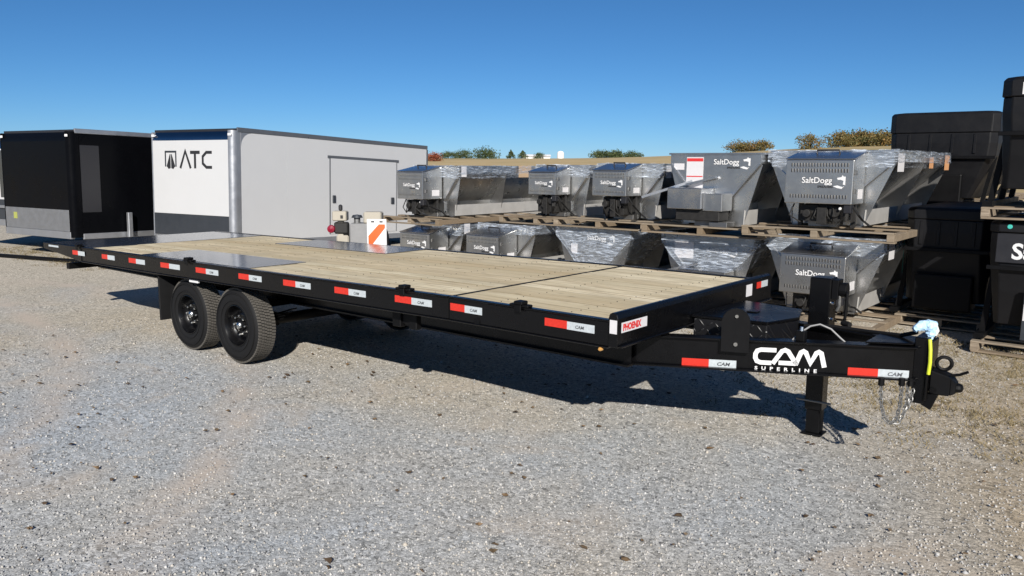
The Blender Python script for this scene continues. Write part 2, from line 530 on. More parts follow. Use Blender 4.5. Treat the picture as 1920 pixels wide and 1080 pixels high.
def text(name, body, size, mat, parent, origin, xdir, ydir, bold=0.0, shear=0.0, extrude=0.0012, sx=1.0, align='LEFT', spacing=1.0):
    """flat lettering: origin bottom-left, reading along xdir, up ydir"""
    cu = D.curves.new(name, 'FONT')
    cu.body = body
    cu.size = size
    cu.offset = bold
    cu.shear = shear
    cu.extrude = extrude
    cu.resolution_u = 3
    cu.align_x = align
    cu.space_character = spacing
    tmp = D.objects.new(name + '_curve', cu)
    COL.objects.link(tmp)
    dg = bpy.context.evaluated_depsgraph_get()
    me = D.meshes.new_from_object(tmp.evaluated_get(dg))
    D.objects.remove(tmp); D.curves.remove(cu)
    me.name = name
    x = Vector(xdir).normalized(); y = Vector(ydir).normalized(); z = x.cross(y)
    mt = Matrix((x * sx, y, z)).transposed().to_4x4()
    mt.translation = origin
    me.transform(mt)
    me.materials.clear(); me.materials.append(M[mat])
    o = D.objects.new(name, me)
    COL.objects.link(o)
    if parent: o.parent = parent
    return o

def strokes(paths, w, origin, xdir, ydir, name, mat, parent, thick=0.0015):
    """thick mitred strokes in a plane, as real thin solid lettering"""
    x = Vector(xdir).normalized(); y = Vector(ydir).normalized(); z = x.cross(y)
    o = Vector(origin)
    mb = MB()
    for path in paths:
        pts = [Vector((p[0], p[1])) for p in path]
        L, Rr = [], []
        for i, p in enumerate(pts):
            d1 = (pts[i] - pts[i - 1]).normalized() if i > 0 else None
            d2 = (pts[i + 1] - pts[i]).normalized() if i < len(pts) - 1 else None
            if d1 is None: d1 = d2
            if d2 is None: d2 = d1
            n1 = Vector((-d1.y, d1.x)); n2 = Vector((-d2.y, d2.x))
            nn = (n1 + n2).normalized()
            k = min(1 / max(nn.dot(n1), 0.35), 1.8)
            L.append(p + nn * w / 2 * k); Rr.append(p - nn * w / 2 * k)
        for i in range(len(pts) - 1):
            q = [L[i], L[i + 1], Rr[i + 1], Rr[i]]
            vs = [o + x * a.x + y * a.y for a in q] + [o + x * a.x + y * a.y + z * thick for a in q]
            mb.hexa(vs)
    return mb.build(name, mat, parent)

def copy_tree(o, parent=None):
    c = o.copy()
    COL.objects.link(c)
    if parent is not None:
        c.parent = parent
    for ch in [q for q in D.objects if q.parent == o and q.name in COL.objects]:
        if ch != c:
            copy_tree(ch, c)
    return c

# ------------------------------------------------------------------ ground and far land
def hill(x, y):
    dx, dy = x - CAM_LOC[0], y - CAM_LOC[1]
    r = math.hypot(dx, dy)
    a = math.atan2(dy, dx) - YAW          # positive = left of the view
    right = 1 / (1 + math.exp((a + 0.26) * 14))
    crest = 3.5 + 3.6 * right
    t = min(max((r - 50) / 150, 0), 1)
    h = crest * (t * t * (3 - 2 * t))
    if r > 210:
        h -= (r - 210) * 0.006
    return h

def build_land():
    mb = MB()
    rings = [45, 60, 80, 100, 125, 150, 175, 200, 230, 300, 500, 900, 1600]
    n = 144
    for r in rings:
        for j in range(n):
            a = 2 * pi * j / n
            x, y = CAM_LOC[0] + r * cos(a), CAM_LOC[1] + r * sin(a)
            mb.v.append((x, y, hill(x, y) - (0.02 if r == 45 else 0)))
    for i in range(len(rings) - 1):
        for j in range(n):
            mb.f.append((i * n + j, i * n + (j + 1) % n, (i + 1) * n + (j + 1) % n, (i + 1) * n + j)); mb.mi.append(0)
    o = mb.build('stubble_hill', 'field', smooth=True)
    tag(o, kind='structure')
    # gravel yard, finely divided near the camera with gentle unevenness
    g = MB()
    N = 150
    def wav(x, y):
        return 0.012 * sin(1.3 * x + 0.7 * y) * sin(0.9 * y - 0.4 * x + 1.0) + 0.006 * sin(3.1 * x + 2.2 * y)
    xs = np.concatenate([np.linspace(-46, -14, 12)[:-1], np.linspace(-14, 7, N), np.linspace(7, 50, 12)[1:]])
    ys = np.concatenate([np.linspace(-52, -7, 12)[:-1], np.linspace(-7, 10, N), np.linspace(10, 46, 12)[1:]])
    for y in ys:
        for x in xs:
            g.v.append((x, y, wav(x, y) - 0.012))
    nx = len(xs)
    for j in range(len(ys) - 1):
        for i in range(nx - 1):
            g.f.append((j * nx + i, j * nx + i + 1, (j + 1) * nx + i + 1, (j + 1) * nx + i)); g.mi.append(0)
    gr = g.build('gravel_yard', 'gravel', smooth=True, fix=False)
    tag(gr, kind='structure')
    return wav
wav = build_land()

def add_shade(o, vals):
    at = o.data.attributes.new('shade', 'FLOAT', 'POINT')
    at.data.foreach_set('value', np.asarray(vals, dtype=np.float32))

def build_pebbles():
    rng = np.random.default_rng(3)
    base = np.array([(0, 0, 1), (1, 0, 0.1), (0.2, 0.95, 0.15), (-0.9, 0.35, 0), (-0.6, -0.8, 0.1), (0.5, -0.85, 0), (0, 0, -0.8)], float)
    faces = [(0, 1, 2), (0, 2, 3), (0, 3, 4), (0, 4, 5), (0, 5, 1), (6, 2, 1), (6, 3, 2), (6, 4, 3), (6, 5, 4), (6, 1, 5)]
    V = []; Fc = []; Sh = []
    n = 0
    N = 62000
    # density falls with distance from the camera
    fr = rng.random(N)
    dist = 2.6 + 9.0 * fr ** 1.7
    ang = YAW + (rng.random(N) - 0.5) * 1.35
    X = CAM_LOC[0] + dist * np.cos(ang); Y = CAM_LOC[1] + dist * np.sin(ang)
    size = 0.004 + 0.007 * rng.random(N) ** 2.0
    size[rng.random(N) < 0.012] *= 1.7
    sh = rng.random(N)
    rot = rng.random(N) * 2 * pi
    sc = 0.55 + 0.6 * rng.random((N, 3))
    for i in range(N):
        c, s_ = cos(rot[i]), sin(rot[i])
        b = base * sc[i] * size[i]
        bx = b[:, 0] * c - b[:, 1] * s_ + X[i]; by = b[:, 0] * s_ + b[:, 1] * c + Y[i]
        bz = b[:, 2] + wav(X[i], Y[i]) - 0.012 + size[i] * 0.25
        V.append(np.stack([bx, by, bz], 1))
        Fc.append(np.array(faces) + i * 7)
    V = np.concatenate(V); Fc = np.concatenate(Fc)
    me = D.meshes.new('loose_stones')
    me.vertices.add(len(V)); me.vertices.foreach_set('co', V.ravel())
    me.loops.add(Fc.size); me.loops.foreach_set('vertex_index', Fc.ravel())
    me.polygons.add(len(Fc)); me.polygons.foreach_set('loop_start', np.arange(0, Fc.size, 3))
    me.update(calc_edges=True)
    me.materials.append(M['pebble'])
    o = D.objects.new('loose_stones', me)
    COL.objects.link(o)
    add_shade(o, np.repeat(sh, 7))
    tag(o, kind='stuff')
build_pebbles()

def build_litter_and_grass():
    rng = random.Random(5)
    # scattered dark leaves / clods on the gravel
    mb = MB(); sh = []
    for i in range(330):
        d = 2.8 + 8 * rng.random(); a = YAW + (rng.random() - 0.5) * 1.25
        x, y = CAM_LOC[0] + d * cos(a), CAM_LOC[1] + d * sin(a)
        r = rng.uniform(0.010, 0.030); t = rng.random() * 6.28
        pts = []
        for j in range(7):
            b = t + j * 2 * pi / 7
            rr = r * rng.uniform(0.5, 1.1) * (1 if j % 2 else 0.7)
            pts.append((x + rr * cos(b) * 1.4, y + rr * sin(b), wav(x, y) + rng.uniform(-0.002, 0.012)))
        pts.append((x, y, wav(x, y) + 0.014))
        mb.add(pts, [(j, (j + 1) % 7, 7) for j in range(7)])
        sh += [rng.random()] * 8
    o = mb.build('fallen_leaves', 'leaf_litter', fix=False)
    add_shade(o, sh); tag(o, kind='stuff')
    # dry grass tufts in the ground by the stacks and the rear trailers
    mb = MB(); sh = []
    def tuft(x, y, h, n):
        s0 = rng.random()
        for k in range(n):
            a = rng.random() * 6.28; l = h * rng.uniform(0.4, 1.1); w = 0.004
            bx, by = x + rng.gauss(0, 0.05), y + rng.gauss(0, 0.05)
            tx, ty = bx + cos(a) * l * 0.8, by + sin(a) * l * 0.8
            mb.add([(bx - w, by, -0.01), (bx + w, by + w, -0.01), (tx, ty, l * 0.45)], [(0, 1, 2)])
            sh.extend([min(1, max(0, s0 * 0.5 + rng.random() * 0.5))] * 3)
    for i in range(1500):
        x, y = rng.gauss(2.0, 1.1), rng.gauss(4.3, 1.3)
        if y < 1.9: continue
        tuft(x, y, rng.uniform(0.03, 0.09), 9)
    for i in range(200):
        x, y = rng.gauss(0.1, 1.0), rng.gauss(4.7, 0.5)
        tuft(x, y, rng.uniform(0.03, 0.09), 8)
    for i in range(240):
        x, y = rng.uniform(-19, -13), rng.gauss(2.6, 0.35)
        tuft(x, y, rng.uniform(0.05, 0.13), 9)
    o = mb.build('dry_grass', 'grass', fix=False)
    add_shade(o, sh); tag(o, kind='stuff')
build_litter_and_grass()

def place(az_px, d):
    """ground position at horizontal angle of image column az_px, distance d"""
    a = YAW - math.atan((az_px - 960) / 1500)
    x, y = CAM_LOC[0] + d * cos(a), CAM_LOC[1] + d * sin(a)
    return x, y, hill(x, y)

def tree(px, d, h, w, mat, label, seed, conifer=False, group=None):
    rng = random.Random(seed)
    x, y, z = place(px, d)
    t = thing('conifer_tree' if conifer else 'leafy_tree', label, 'tree', (x, y, z - 0.1), rng.random() * 6, group)
    tr = MB()
    tr.tube([(0, 0, 0), (0.1, 0.05, h * 0.3), (0.05, -0.05, h * 0.62)], [h * 0.028, h * 0.02, h * 0.008], 7)
    for k in range(5):
        a = rng.random() * 6.28; z0 = h * rng.uniform(0.22, 0.5)
        tr.tube([(0.06, 0, z0), (cos(a) * w * 0.2, sin(a) * w * 0.2, z0 + h * 0.12), (cos(a) * w * 0.36, sin(a) * w * 0.36, z0 + h * 0.3)], [h * 0.012, h * 0.008, h * 0.003], 5)
    tr.build('trunk', 'bark', t, smooth=True)
    mb = MB(); sh = []
    clumps = []
    nc = 44 if not conifer else 34
    for k in range(nc):
        if conifer:
            f = k / nc
            zz = h * (0.12 + 0.86 * f); rr = w * 0.5 * (1 - f) * rng.uniform(0.4, 0.9); cr = w * 0.16 * (1.15 - f)
        else:
            f = rng.random()
            zz = h * (0.02 + 0.86 * f); rr = w * 0.42 * math.sqrt(max(0, 1 - (2 * f - 0.85) ** 2 * 0.8)) * math.sqrt(rng.random()); cr = w * rng.uniform(0.10, 0.2)
        a = rng.random() * 6.28
        clumps.append((cos(a) * rr, sin(a) * rr, zz, cr, rng.random()))
    for (cx, cy, cz, cr, cs) in clumps:
        for i in range(46):
            v = Vector((rng.gauss(0, 1), rng.gauss(0, 1), rng.gauss(0, 0.5))).normalized() * cr * rng.uniform(0.5, 1.15)
            p = Vector((cx, cy, cz)) + v
            s_ = max(h, 0.45 * w) * rng.uniform(0.03, 0.06)
            n_ = Vector((rng.gauss(0, 1), rng.gauss(0, 1), rng.gauss(0.3, 1))).normalized()
            u = n_.orthogonal().normalized() * s_; w_ = n_.cross(u).normalized() * s_ * 0.8
            mb.add([p - u, p + w_, p + u, p - w_], [(0, 1, 2, 3)])
            sh.extend([min(1, max(0, cs * 0.6 + rng.random() * 0.4))] * 4)
    o = mb.build('crown', mat, t, fix=False)
    add_shade(o, sh)
    return t

TREES = [
    (812, 150, 1.4, 5.0, 'leaf_red', 'low red-leaved bush right behind the white trailer roof edge', False),
    (840, 175, 1.5, 4.0, 'leaf_dark', 'small dark bush on the field crest next to the red bush', False),
    (868, 190, 1.9, 5.5, 'leaf_dark', 'low spreading dark green tree left of the round tree on the crest', False),
    (908, 185, 2.2, 6.6, 'leaf_dark', 'broad round dark green tree on the crest of the field', False),
    (956, 200, 2.3, 2.6, 'leaf_dark', 'narrow dark conifer beside its taller twin on the crest', True),
    (978, 200, 2.1, 3.2, 'leaf_dark', 'squat conifer just left of the white farm buildings', True),
    (1008, 205, 1.5, 3.8, 'leaf_dark', 'small dark shrub tree next to the white barn', False),
    (1122, 200, 1.6, 6.5, 'leaf_dark', 'left clump of the long dark hedge in the distance', False),
    (1150, 200, 1.5, 7.0, 'leaf_dark', 'middle clump of the long dark hedge in the distance', False),
    (1180, 202, 1.3, 6.0, 'leaf_dark', 'right low clump of the long dark hedge in the distance', False),
    (1378, 190, 2.4, 6.8, 'leaf_autumn', 'yellowing tree above the open steel hopper, left of the pair', False),
    (1418, 190, 2.1, 6.3, 'leaf_autumn', 'yellowing tree above the open steel hopper, right of the pair', False),
    (1508, 170, 2.7, 6.3, 'leaf_autumn', 'lone yellow-green tree above the large vented engine box', False),
    (1562, 175, 3.0, 7.4, 'leaf_autumn', 'orange-brown tree at the left end of the tall row', False),
    (1600, 180, 3.1, 7.9, 'leaf_autumn', 'tallest orange-green tree in the middle of the row by the black hopper', False),
    (1640, 175, 3.0, 7.9, 'leaf_autumn', 'orange-green tree next to the black lidded hopper', False),
    (1582, 182, 2.7, 8.4, 'leaf_dark', 'dark green tree filling the gap between the orange-brown and tallest trees', False),
    (1622, 186, 2.8, 8.4, 'leaf_dark', 'dark green tree between the tallest tree and the black lidded hopper', False),
    (1398, 195, 2.1, 6.3, 'leaf_autumn', 'shorter tree between the two yellowing trees above the open steel hopper', False),
    (1675, 180, 3.0, 7.9, 'leaf_autumn', 'tree half hidden behind the black lidded hopper', False),
]
for i, (px, d, h, w, mt, lb, cf) in enumerate(TREES):
    tree(px, d, h, w, mt, lb, 40 + i, cf, 'trees along the far field')

def farm():
    x, y, z = place(1003, 215)
    t = thing('barn', 'low white barn on the crest of the stubble field', 'barn', (x, y, z), YAW)
    b = MB().box(-2, 2, -3.6, 3.6, 0, 0.7); b.build('wall', 'barn', t)
    r = MB().prism([(-2.3, 0.7), (2.3, 0.7), (0, 1.2)], 'y', -3.8, 3.8); r.build('roof', 'barn', t)
    x, y, z = place(1048, 213)
    s = thing('silo', 'short white silo right of the low white barn', 'silo', (x, y, z))
    MB().lathe([(0, 0), (0.9, 0), (0.9, 1.5)], (0, 0, 0), 'z', 20).build('wall', 'barn', s, smooth=True)
    MB().lathe([(0.9, 1.5), (0.65, 1.9), (0, 2.1)], (0, 0, 0), 'z', 20).build('dome', 'barn', s, smooth=True)
farm()

# ------------------------------------------------------------------ the black deckover trailer
ZD, XJ, BETA, W = 1.045, -1.441, 0.0117, 2.59
XR = -8.99
def zd(x):
    return ZD if x >= XJ - 1e-6 else ZD - BETA * (XJ - x)

def dbox(mb, x0, x1, y0, y1, a, b, mi=0, a1=None, b1=None):
    """box whose height follows the deck plane: a..b are offsets from deck top at x0, a1..b1 at x1"""
    a1 = a if a1 is None else a1
    b1 = b if b1 is None else b1
    return mb.hexa([(x0, y0, zd(x0) + a), (x1, y0, zd(x1) + a1), (x1, y1, zd(x1) + a1), (x0, y1, zd(x0) + a),
                    (x0, y0, zd(x0) + b), (x1, y0, zd(x1) + b1), (x1, y1, zd(x1) + b1), (x0, y1, zd(x0) + b)], mi)

def build_trailer():
    t = thing('flatbed_trailer', 'long black deckover flatbed trailer with a pale wooden deck standing on the gravel', 'trailer', (0, 0, 0))
    # planks in two lengths
    n = 13
    y0, y1 = 0.062, W - 0.062
    pw = (y1 - y0) / n
    rng = random.Random(11)
    for (xa, xb) in ((XJ + 0.018, -0.004), (-7.66, XJ - 0.018)):
        for i in range(n):
            mb = MB()
            dz = rng.uniform(-0.002, 0.0025)
            dbox(mb, xa, xb, y0 + i * pw + 0.003, y0 + (i + 1) * pw - 0.003, -0.048 + dz, -0.006 + dz)
            mb.build('plank', 'deck_wood', t)
    # added dark sheet under the planks, standing in for shade in their joints
    for (xa, xb) in ((XJ + 0.003, -0.004), (-7.66, XJ - 0.003)):
        mb = MB(); dbox(mb, xa, xb, 0.08, W - 0.08, -0.058, -0.0505)
        mb.build('shade_underlay', 'black_matte', t)
    mb = MB(); mb.box(XJ - 0.0175, XJ + 0.0145, 0.065, W - 0.065, ZD - 0.045, ZD - 0.0025); mb.build('joint_shade_strip', 'rubber', t)  # dark strip filling the gap between deck sections in place of its shade
    mb = MB()
    for k in range(13):
        x = -0.35 - k * 0.66
        if x < -7.6: continue
        for i in range(n):
            for f in (0.25, 0.75):
                yy = y0 + (i + f) * pw
                mb.lathe([(0, zd(x) - 0.0015), (0.0042, zd(x) - 0.0015), (0.005, zd(x) - 0.006)], (x + rng.uniform(-0.015, 0.015), yy, 0), 'z', 6)
    tag(mb.build('deck_screws', 'engine', t), kind='stuff')
    # side rails: channel with lips
    for side in (0, 1):
        def Y(a, b):
            return (a, b) if side == 0 else (W - b, W - a)
        for (xa, xb) in ((XJ + 0.004, 0.0), (XR + 1.15, XJ - 0.004)):
            mb = MB()
            dbox(mb, xa, xb, *Y(0.012, 0.058), -0.178, -0.014)
            dbox(mb, xa, xb, *Y(0.0, 0.0575), -0.0139, 0.001)
            dbox(mb, xa, xb, *Y(0.0, 0.075), -0.19, -0.178)
            mb.build('side_rail', 'black_paint', t, 0.004)
        mb = MB()   # tapering tail rail
        dbox(mb, XR, XR + 1.148, *Y(0.004, 0.058), -0.075, 0.001, 0, -0.186, 0.001)
        mb.build('tail_rail', 'black_paint', t, 0.004)
        # stake pocket tie rail under the rail top: short square tubes
        # main I beam
        yc = 0.52
        mb = MB()
        for (xa, xb) in ((-8.45, -0.12),):
            b0 = 0.618; t0 = 0.845
            ya, yb = Y(yc - 0.055, yc + 0.055)
            yw = Y(yc - 0.006, yc + 0.006)
            mb.box(xa, xb, ya, yb, b0, b0 + 0.014)
            mb.box(xa, xb, ya, yb, t0 - 0.014, t0)
            mb.box(xa, xb, *yw, b0 + 0.014, t0 - 0.014)
        mb.build('main_beam', 'black_paint', t)
    # cross members
    for k in range(13):
        x = -0.35 - k * 0.66
        mb = MB()
        dbox(mb, x - 0.03, x + 0.03, 0.08, W - 0.08, -0.125, -0.05)
        mb.build('crossmember', 'black_matte', t)
    # steel approach plate on the tail
    mb = MB()
    dbox(mb, XR + 0.002, -7.664, 0.06, W - 0.06, -0.06, -0.003)
    mb.build('tail_plate', 'plate', t, 0.004)
    # front header, taller than the deck
    mb = MB()
    mb.prism([(0.003, 0.868), (0.075, 0.868), (0.075, 1.06), (0.067, 1.085), (0.048, 1.097), (0.028, 1.097), (0.010, 1.085), (0.003, 1.06)], 'y', 0.0, W)
    mb.build('front_header', 'black_paint', t, 0.003)
    MB().box(0.0755, 0.100, 0.02, W - 0.02, 0.868, 0.882).build('header_lip', 'black_paint', t, 0.003)
    # diamond plates over the wheels
    for (a, b) in ((0.06, 0.745), (W - 0.745, W - 0.06)):
        mb = MB()
        dbox(mb, -6.35, -4.2, a, b, -0.004, 0.003)
        mb.build('wheel_plate', 'plate', t)
    # reflective tape along the near rail (and the far one)
    rx = [(-8.08, -7.73), (-7.27, -6.94), (-6.58, -6.2), (-5.84, -5.43), (-5.1, -4.67), (-4.3, -3.91), (-3.56, -3.15), (-2.81, -2.40), (-2.04, -1.62), (-1.42, -1.10), (-0.52, -0.11)]
    for i, (xa, xb) in enumerate(rx):
        for far in (0, 1):
            xm = xa + (xb - xa) * 0.46
            yy = (0.0085, 0.0115) if not far else (W - 0.0115, W - 0.0085)
            if i == 0:
                yy = (0.001, 0.0035) if not far else (W - 0.0035, W - 0.001)
            h0, h1 = -0.105, -0.050
            mb = MB()
            dbox(mb, xa, xm, *yy, h0, h1)
            o = mb.build('reflector_tape', 'tape_red', t)
            mb = MB()
            dbox(mb, xm + 0.0004, xb, *yy, h0 - 0.002, h1 - 0.002)
            w_ = mb.build('silver_half', 'tape_white', o)
            if not far and i >= 4:
                text('lettering', 'CAM', 0.030, 'alu_dark', None, (xm + (xb - xm) * 0.30, yy[0] - 0.001, zd(xm) + h0 + 0.014), (1, 0, -0.005), (0, 0, 1), 0.0008, 0.2, 0.0004, 1.1).parent = o
    # rear corner lamp, small marker lamp, amber front marker
    mb = MB(); dbox(mb, -8.80, -8.50, -0.004, 0.0035, -0.045, -0.02); mb.build('corner_plate', 'tape_white', t, 0.002)
    mb = MB(); dbox(mb, -5.27, -5.10, 0.02, 0.05, -0.225, -0.191); mb.build('marker_lamp', 'white_film', t, 0.005)
    MB().lathe([(0, -0.018), (0.009, -0.016), (0.014, -0.008), (0.014, 0.014)], (-0.06, 0.012, 0.842), 'y', 14).build('amber_marker', 'amber', t, smooth=True)
    MB().lathe([(0, -0.004), (0.030, -0.004), (0.030, 0.0)], (-1.15, 0.0115, 0.885), 'y', 16).build('rail_hole', 'black_matte', t)
    # tie-down hooks on the rails
    for x in (-7.9, -5.24, -1.93, -0.74):
        big = 1.0 if x > -6 else 0.8
        if x == -0.14: big = 0.6
        mb = MB()
        dbox(mb, x - 0.085 * big, x + 0.085 * big, -0.012, 0.05, 0.002, 0.020 * big)
        dbox(mb, x - 0.03 * big, x + 0.045 * big, -0.030, 0.045, 0.0205 * big, 0.045 * big)
        dbox(mb, x - 0.03 * big, x + 0.03 * big, -0.024, -0.013, -0.035, 0.019 * big)
        mb.build('strap_winch', 'black_matte', t, 0.005)
    # deck latch under the near rail
    mb = MB()
    mb.box(-2.22, -2.12, 0.14, 0.2, 0.69, 0.85); mb.box(-2.02, -1.93, 0.14, 0.2, 0.69, 0.85); mb.box(-2.12, -2.02, 0.16, 0.2, 0.72, 0.84)
    mb.build('deck_latch', 'black_matte', t, 0.006)
    # rear under-ride bar
    mb = MB()
    mb.box(-8.75, -8.67, 0.18, W - 0.18, 0.60, 0.68)
    for y in (0.50, W - 0.56):
        mb.hexa([(-8.72, y, 0.66), (-8.62, y, 0.66), (-8.62, y + 0.06, 0.66), (-8.72, y + 0.06, 0.66), (-8.5, y, 0.86), (-8.38, y, 0.86), (-8.38, y + 0.06, 0.86), (-8.5, y + 0.06, 0.86)])
    mb.build('rear_bar', 'black_matte', t, 0.006)
    # mud flaps
    for y in (0.06, W - 0.36):
        MB().box(-6.03, -6.0, y, y + 0.30, 0.26, 0.86).build('mud_flap', 'rubber', t, 0.004)
    # axles, springs
    for x in (-5.454, -4.515):
        MB().tube([(x, 0.25, 0.39), (x, W - 0.25, 0.39)], 0.055, 14).build('axle', 'black_matte', t, smooth=True)
        for y in (0.52, W - 0.52):
            mb = MB()
            for k in range(4):
                hl = 0.40 - 0.07 * k
                zt = 0.50 - 0.014 * k
                for s in (-1, 1):
                    mb.beam((x, y, zt - 0.06), (x + s * hl, y, zt + 0.06 - 0.03 * k), 0.06, 0.012)
            mb.box(x - 0.05, x + 0.05, y - 0.05, y + 0.05, 0.33, 0.47)
            mb.build('leaf_spring', 'black_matte', t)
    # wheels
    def wheel(x, near):
        sgn = 1 if near else -1
        yb = 0.076 if near else W - 0.076
        w = D.objects.new('wheel', None); COL.objects.link(w); w.parent = t
        w.location = (x, yb, 0.39)
        if not near:
            w.rotation_euler = (0, 0, pi)
        Rr, wd = 0.383, 0.235
        mb = MB()
        prof = [(0.212, 0.030), (0.222, 0.012), (0.240, 0.006), (0.285, -0.002), (0.325, 0.002), (0.355, 0.012), (0.372, 0.026), (0.380, 0.036), (Rr, 0.05), (Rr, wd - 0.05), (0.374, wd - 0.028), (0.345, wd - 0.006), (0.29, wd + 0.002), (0.24, wd - 0.006), (0.212, wd - 0.03), (0.212, 0.030)]
        mb.lathe(prof, (0, 0, 0), 'y', 56, 0)
        # raised sidewall rings
        for rr in (0.262, 0.338):
            mb.lathe([(rr - 0.006, 0.0), (rr - 0.004, -0.006), (rr + 0.004, -0.006), (rr + 0.006, 0.004)], (0, 0.0, 0), 'y', 56, 0)
        nb = 76
        rows = [(0.028, 0.058, 0), (0.064, 0.090, 0.5), (0.096, 0.116, 0.2), (0.121, 0.141, 0.8), (0.147, 0.173, 0.6), (0.179, wd - 0.016, 0.1)]
        for (ya, yb2, ph) in rows:
            for k in range(nb):
                a = 2 * pi * (k + ph) / nb; da = 2 * pi / nb * 0.36
                ra, rb = Rr - 0.010, Rr + 0.008
                sk = 0.25 * da
                def P(ang, r_, y): return (r_ * cos(ang), y, r_ * sin(ang))
                mb.hexa([P(a - da + sk, ra, ya), P(a + da + sk, ra, ya), P(a + da - sk, ra, yb2), P(a - da - sk, ra, yb2),
                         P(a - da + sk, rb, ya), P(a + da + sk, rb, ya), P(a + da - sk, rb, yb2), P(a - da - sk, rb, yb2)], 1)
        mb.build('tyre', ['rubber', 'tread'], w, smooth=True)
        mb = MB()
        mb.lathe([(0.211, 0.032), (0.216, 0.014), (0.208, 0.012), (0.200, 0.026), (0.190, 0.060), (0.182, 0.095), (0.165, 0.110), (0.140, 0.098), (0.118, 0.082), (0.085, 0.080), (0.0, 0.080)], (0, 0, 0), 'y', 48)
        rim = mb.build('rim', 'black_paint', w, smooth=True)
        for k in range(8):
            a = 2 * pi * (k + 0.5) / 8
            c = (0.152 * cos(a), 0.0, 0.152 * sin(a))
            MB().lathe([(0, 0.0965), (0.018, 0.0965), (0.022, 0.102)], c, 'y', 10).build('hand_hole', 'black_matte', rim)
            c = (0.098 * cos(a + 0.39), 0.0, 0.098 * sin(a + 0.39))
            MB().lathe([(0, 0.042), (0.009, 0.044), (0.0125, 0.052), (0.0125, 0.08)], c, 'y', 6).build('lug_nut', 'chrome', rim)
        MB().lathe([(0, 0.022), (0.022, 0.026), (0.036, 0.038), (0.042, 0.055), (0.044, 0.08)], (0, 0, 0), 'y', 24).build('hub_cap', 'chrome', w, smooth=True)
        MB().lathe([(0.0445, 0.05), (0.062, 0.06), (0.066, 0.081)], (0, 0, 0), 'y', 24).build('hub', 'black_matte', w, smooth=True)
        return w
    for x in (-5.454, -4.515):
        wheel(x, True); wheel(x, False)

    # A-frame tongue
    A = Vector((-0.25, 0.52)); d = Vector((0.945, 0.326)).normalized(); nrm = Vector((d.y, -d.x))
    def zt(s): return 0.836 + 0.034 * s
    H = 0.225
    def tb(mb, s0, s1, o0, o1, za, zb, mi=0, mirror=False):
        """bar along the near tongue beam; o = offset outward from the beam's outer line; z relative to beam top"""
        vs = []
        for z in (za, zb):
            for (s, o) in ((s0, o0), (s1, o0), (s1, o1), (s0, o1)):
                p = A + d * s + nrm * o
                y = W - p.y if mirror else p.y
                vs.append((p.x, y, zt(s) + z))
        return mb.hexa(vs, mi)
    for mir in (False, True):
        mb = MB()
        tb(mb, 0.0, 1.965, -0.11, 0.0, -0.013, 0.0, 0, mir)
        tb(mb, 0.0, 1.965, -0.11, 0.0, -H, -H + 0.013, 0, mir)
        tb(mb, 0.0, 1.965, -0.065, -0.042, -H + 0.013, -0.013, 0, mir)
        for s in (0.62, 1.2):
            pass
        beam = mb.build('tongue_beam', 'black_paint', t, 0.003)
        if not mir:
            near_beam = beam
    X3 = Vector((d.x, d.y, 0.034)).normalized(); Z3 = Vector((0, 0, 1))
    def pt(s, o, z):
        p = A + d * s + nrm * o
        return Vector((p.x, p.y, z))
    # lettering on the web
    hC = 0.113
    o0 = pt(0.955, -0.0415, 0.695)
    k = hC / 1.0
    def sc(path, dx=0.0): return [((x + dx) * k, y * k) for x, y in path]
    wC = 0.030
    C_ = sc([(1.30, 0.90), (0.42, 0.90), (0.20, 0.82), (0.10, 0.62), (0.10, 0.38), (0.20, 0.18), (0.42, 0.10), (1.05, 0.10)])
    A_ = sc([(1.12, 0.06), (1.62, 0.86), (1.80, 0.94), (1.98, 0.86), (2.50, 0.06)])
    A2 = sc([(1.46, 0.14), (2.36, 0.14)])
    M_ = sc([(2.42, 0.06), (2.70, 0.84), (2.84, 0.92), (2.98, 0.84), (3.26, 0.22), (3.56, 0.84), (3.70, 0.92), (3.84, 0.84), (4.05, 0.0)])
    strokes([C_, A_, A2, M_], wC, o0, X3, Z3, 'lettering', 'white_film', near_beam)
    text('lettering', 'SUPERLINE', 0.031, 'white_film', near_beam, pt(0.965, -0.0405, 0.657), X3, Z3, 0.0010, 0, 0.0006, 1.35, spacing=2.2)
    # reflectors on the tongue
    for (s0, s1, z0) in ((0.468, 0.842, 0.622 + 0.006), (1.559, 1.925, 0.662)):
        sm = (s0 + s1) / 2
        def tape(sa, sb, mat, par, nm):
            vs = []
            for o in (-0.0405, -0.0385):
                for (s, z) in ((sa, 0), (sb, 0), (sb, 0.064), (sa, 0.064)):
                    p = pt(s, o, z0 + z + 0.034 * (s - s0)); vs.append(p)
            return MB().hexa(vs).build(nm, mat, par)
        r_ = tape(s0, sm, 'tape_red', t, 'reflector_tape')
        tape(sm + 0.0005, s1, 'tape_white', r_, 'silver_half')
        text('lettering', 'CAM', 0.034, 'alu_dark', r_, pt(sm + 0.055, -0.0375, z0 + 0.025 + 0.034 * (sm - s0)), X3, Z3, 0.001, 0.2, 0.0004, 1.2)
    # round-topped gusset plate bolted on the near beam
    def dplate(mir):
        mb = MB()
        poly = [(0.735, 0.775), (0.925, 0.775), (0.925, 0.99)]
        for i in range(9):
            a = pi * i / 8
            poly.append((0.83 + 0.095 * cos(a), 0.99 + 0.095 * sin(a)))
        poly.append((0.735, 0.99))
        vs = []
        for o in (0.001, 0.021):
            for (s, z) in poly:
                p = pt(s, o, z); vs.append((p.x, W - p.y if mir else p.y, p.z))
        n_ = len(poly)
        mb.add(vs, [tuple(range(n_))[::-1], tuple(range(n_, 2 * n_))] + [(i, (i + 1) % n_, (i + 1) % n_ + n_, i + n_) for i in range(n_)])
        return mb.build('gusset_plate', 'black_matte', t, 0.003)
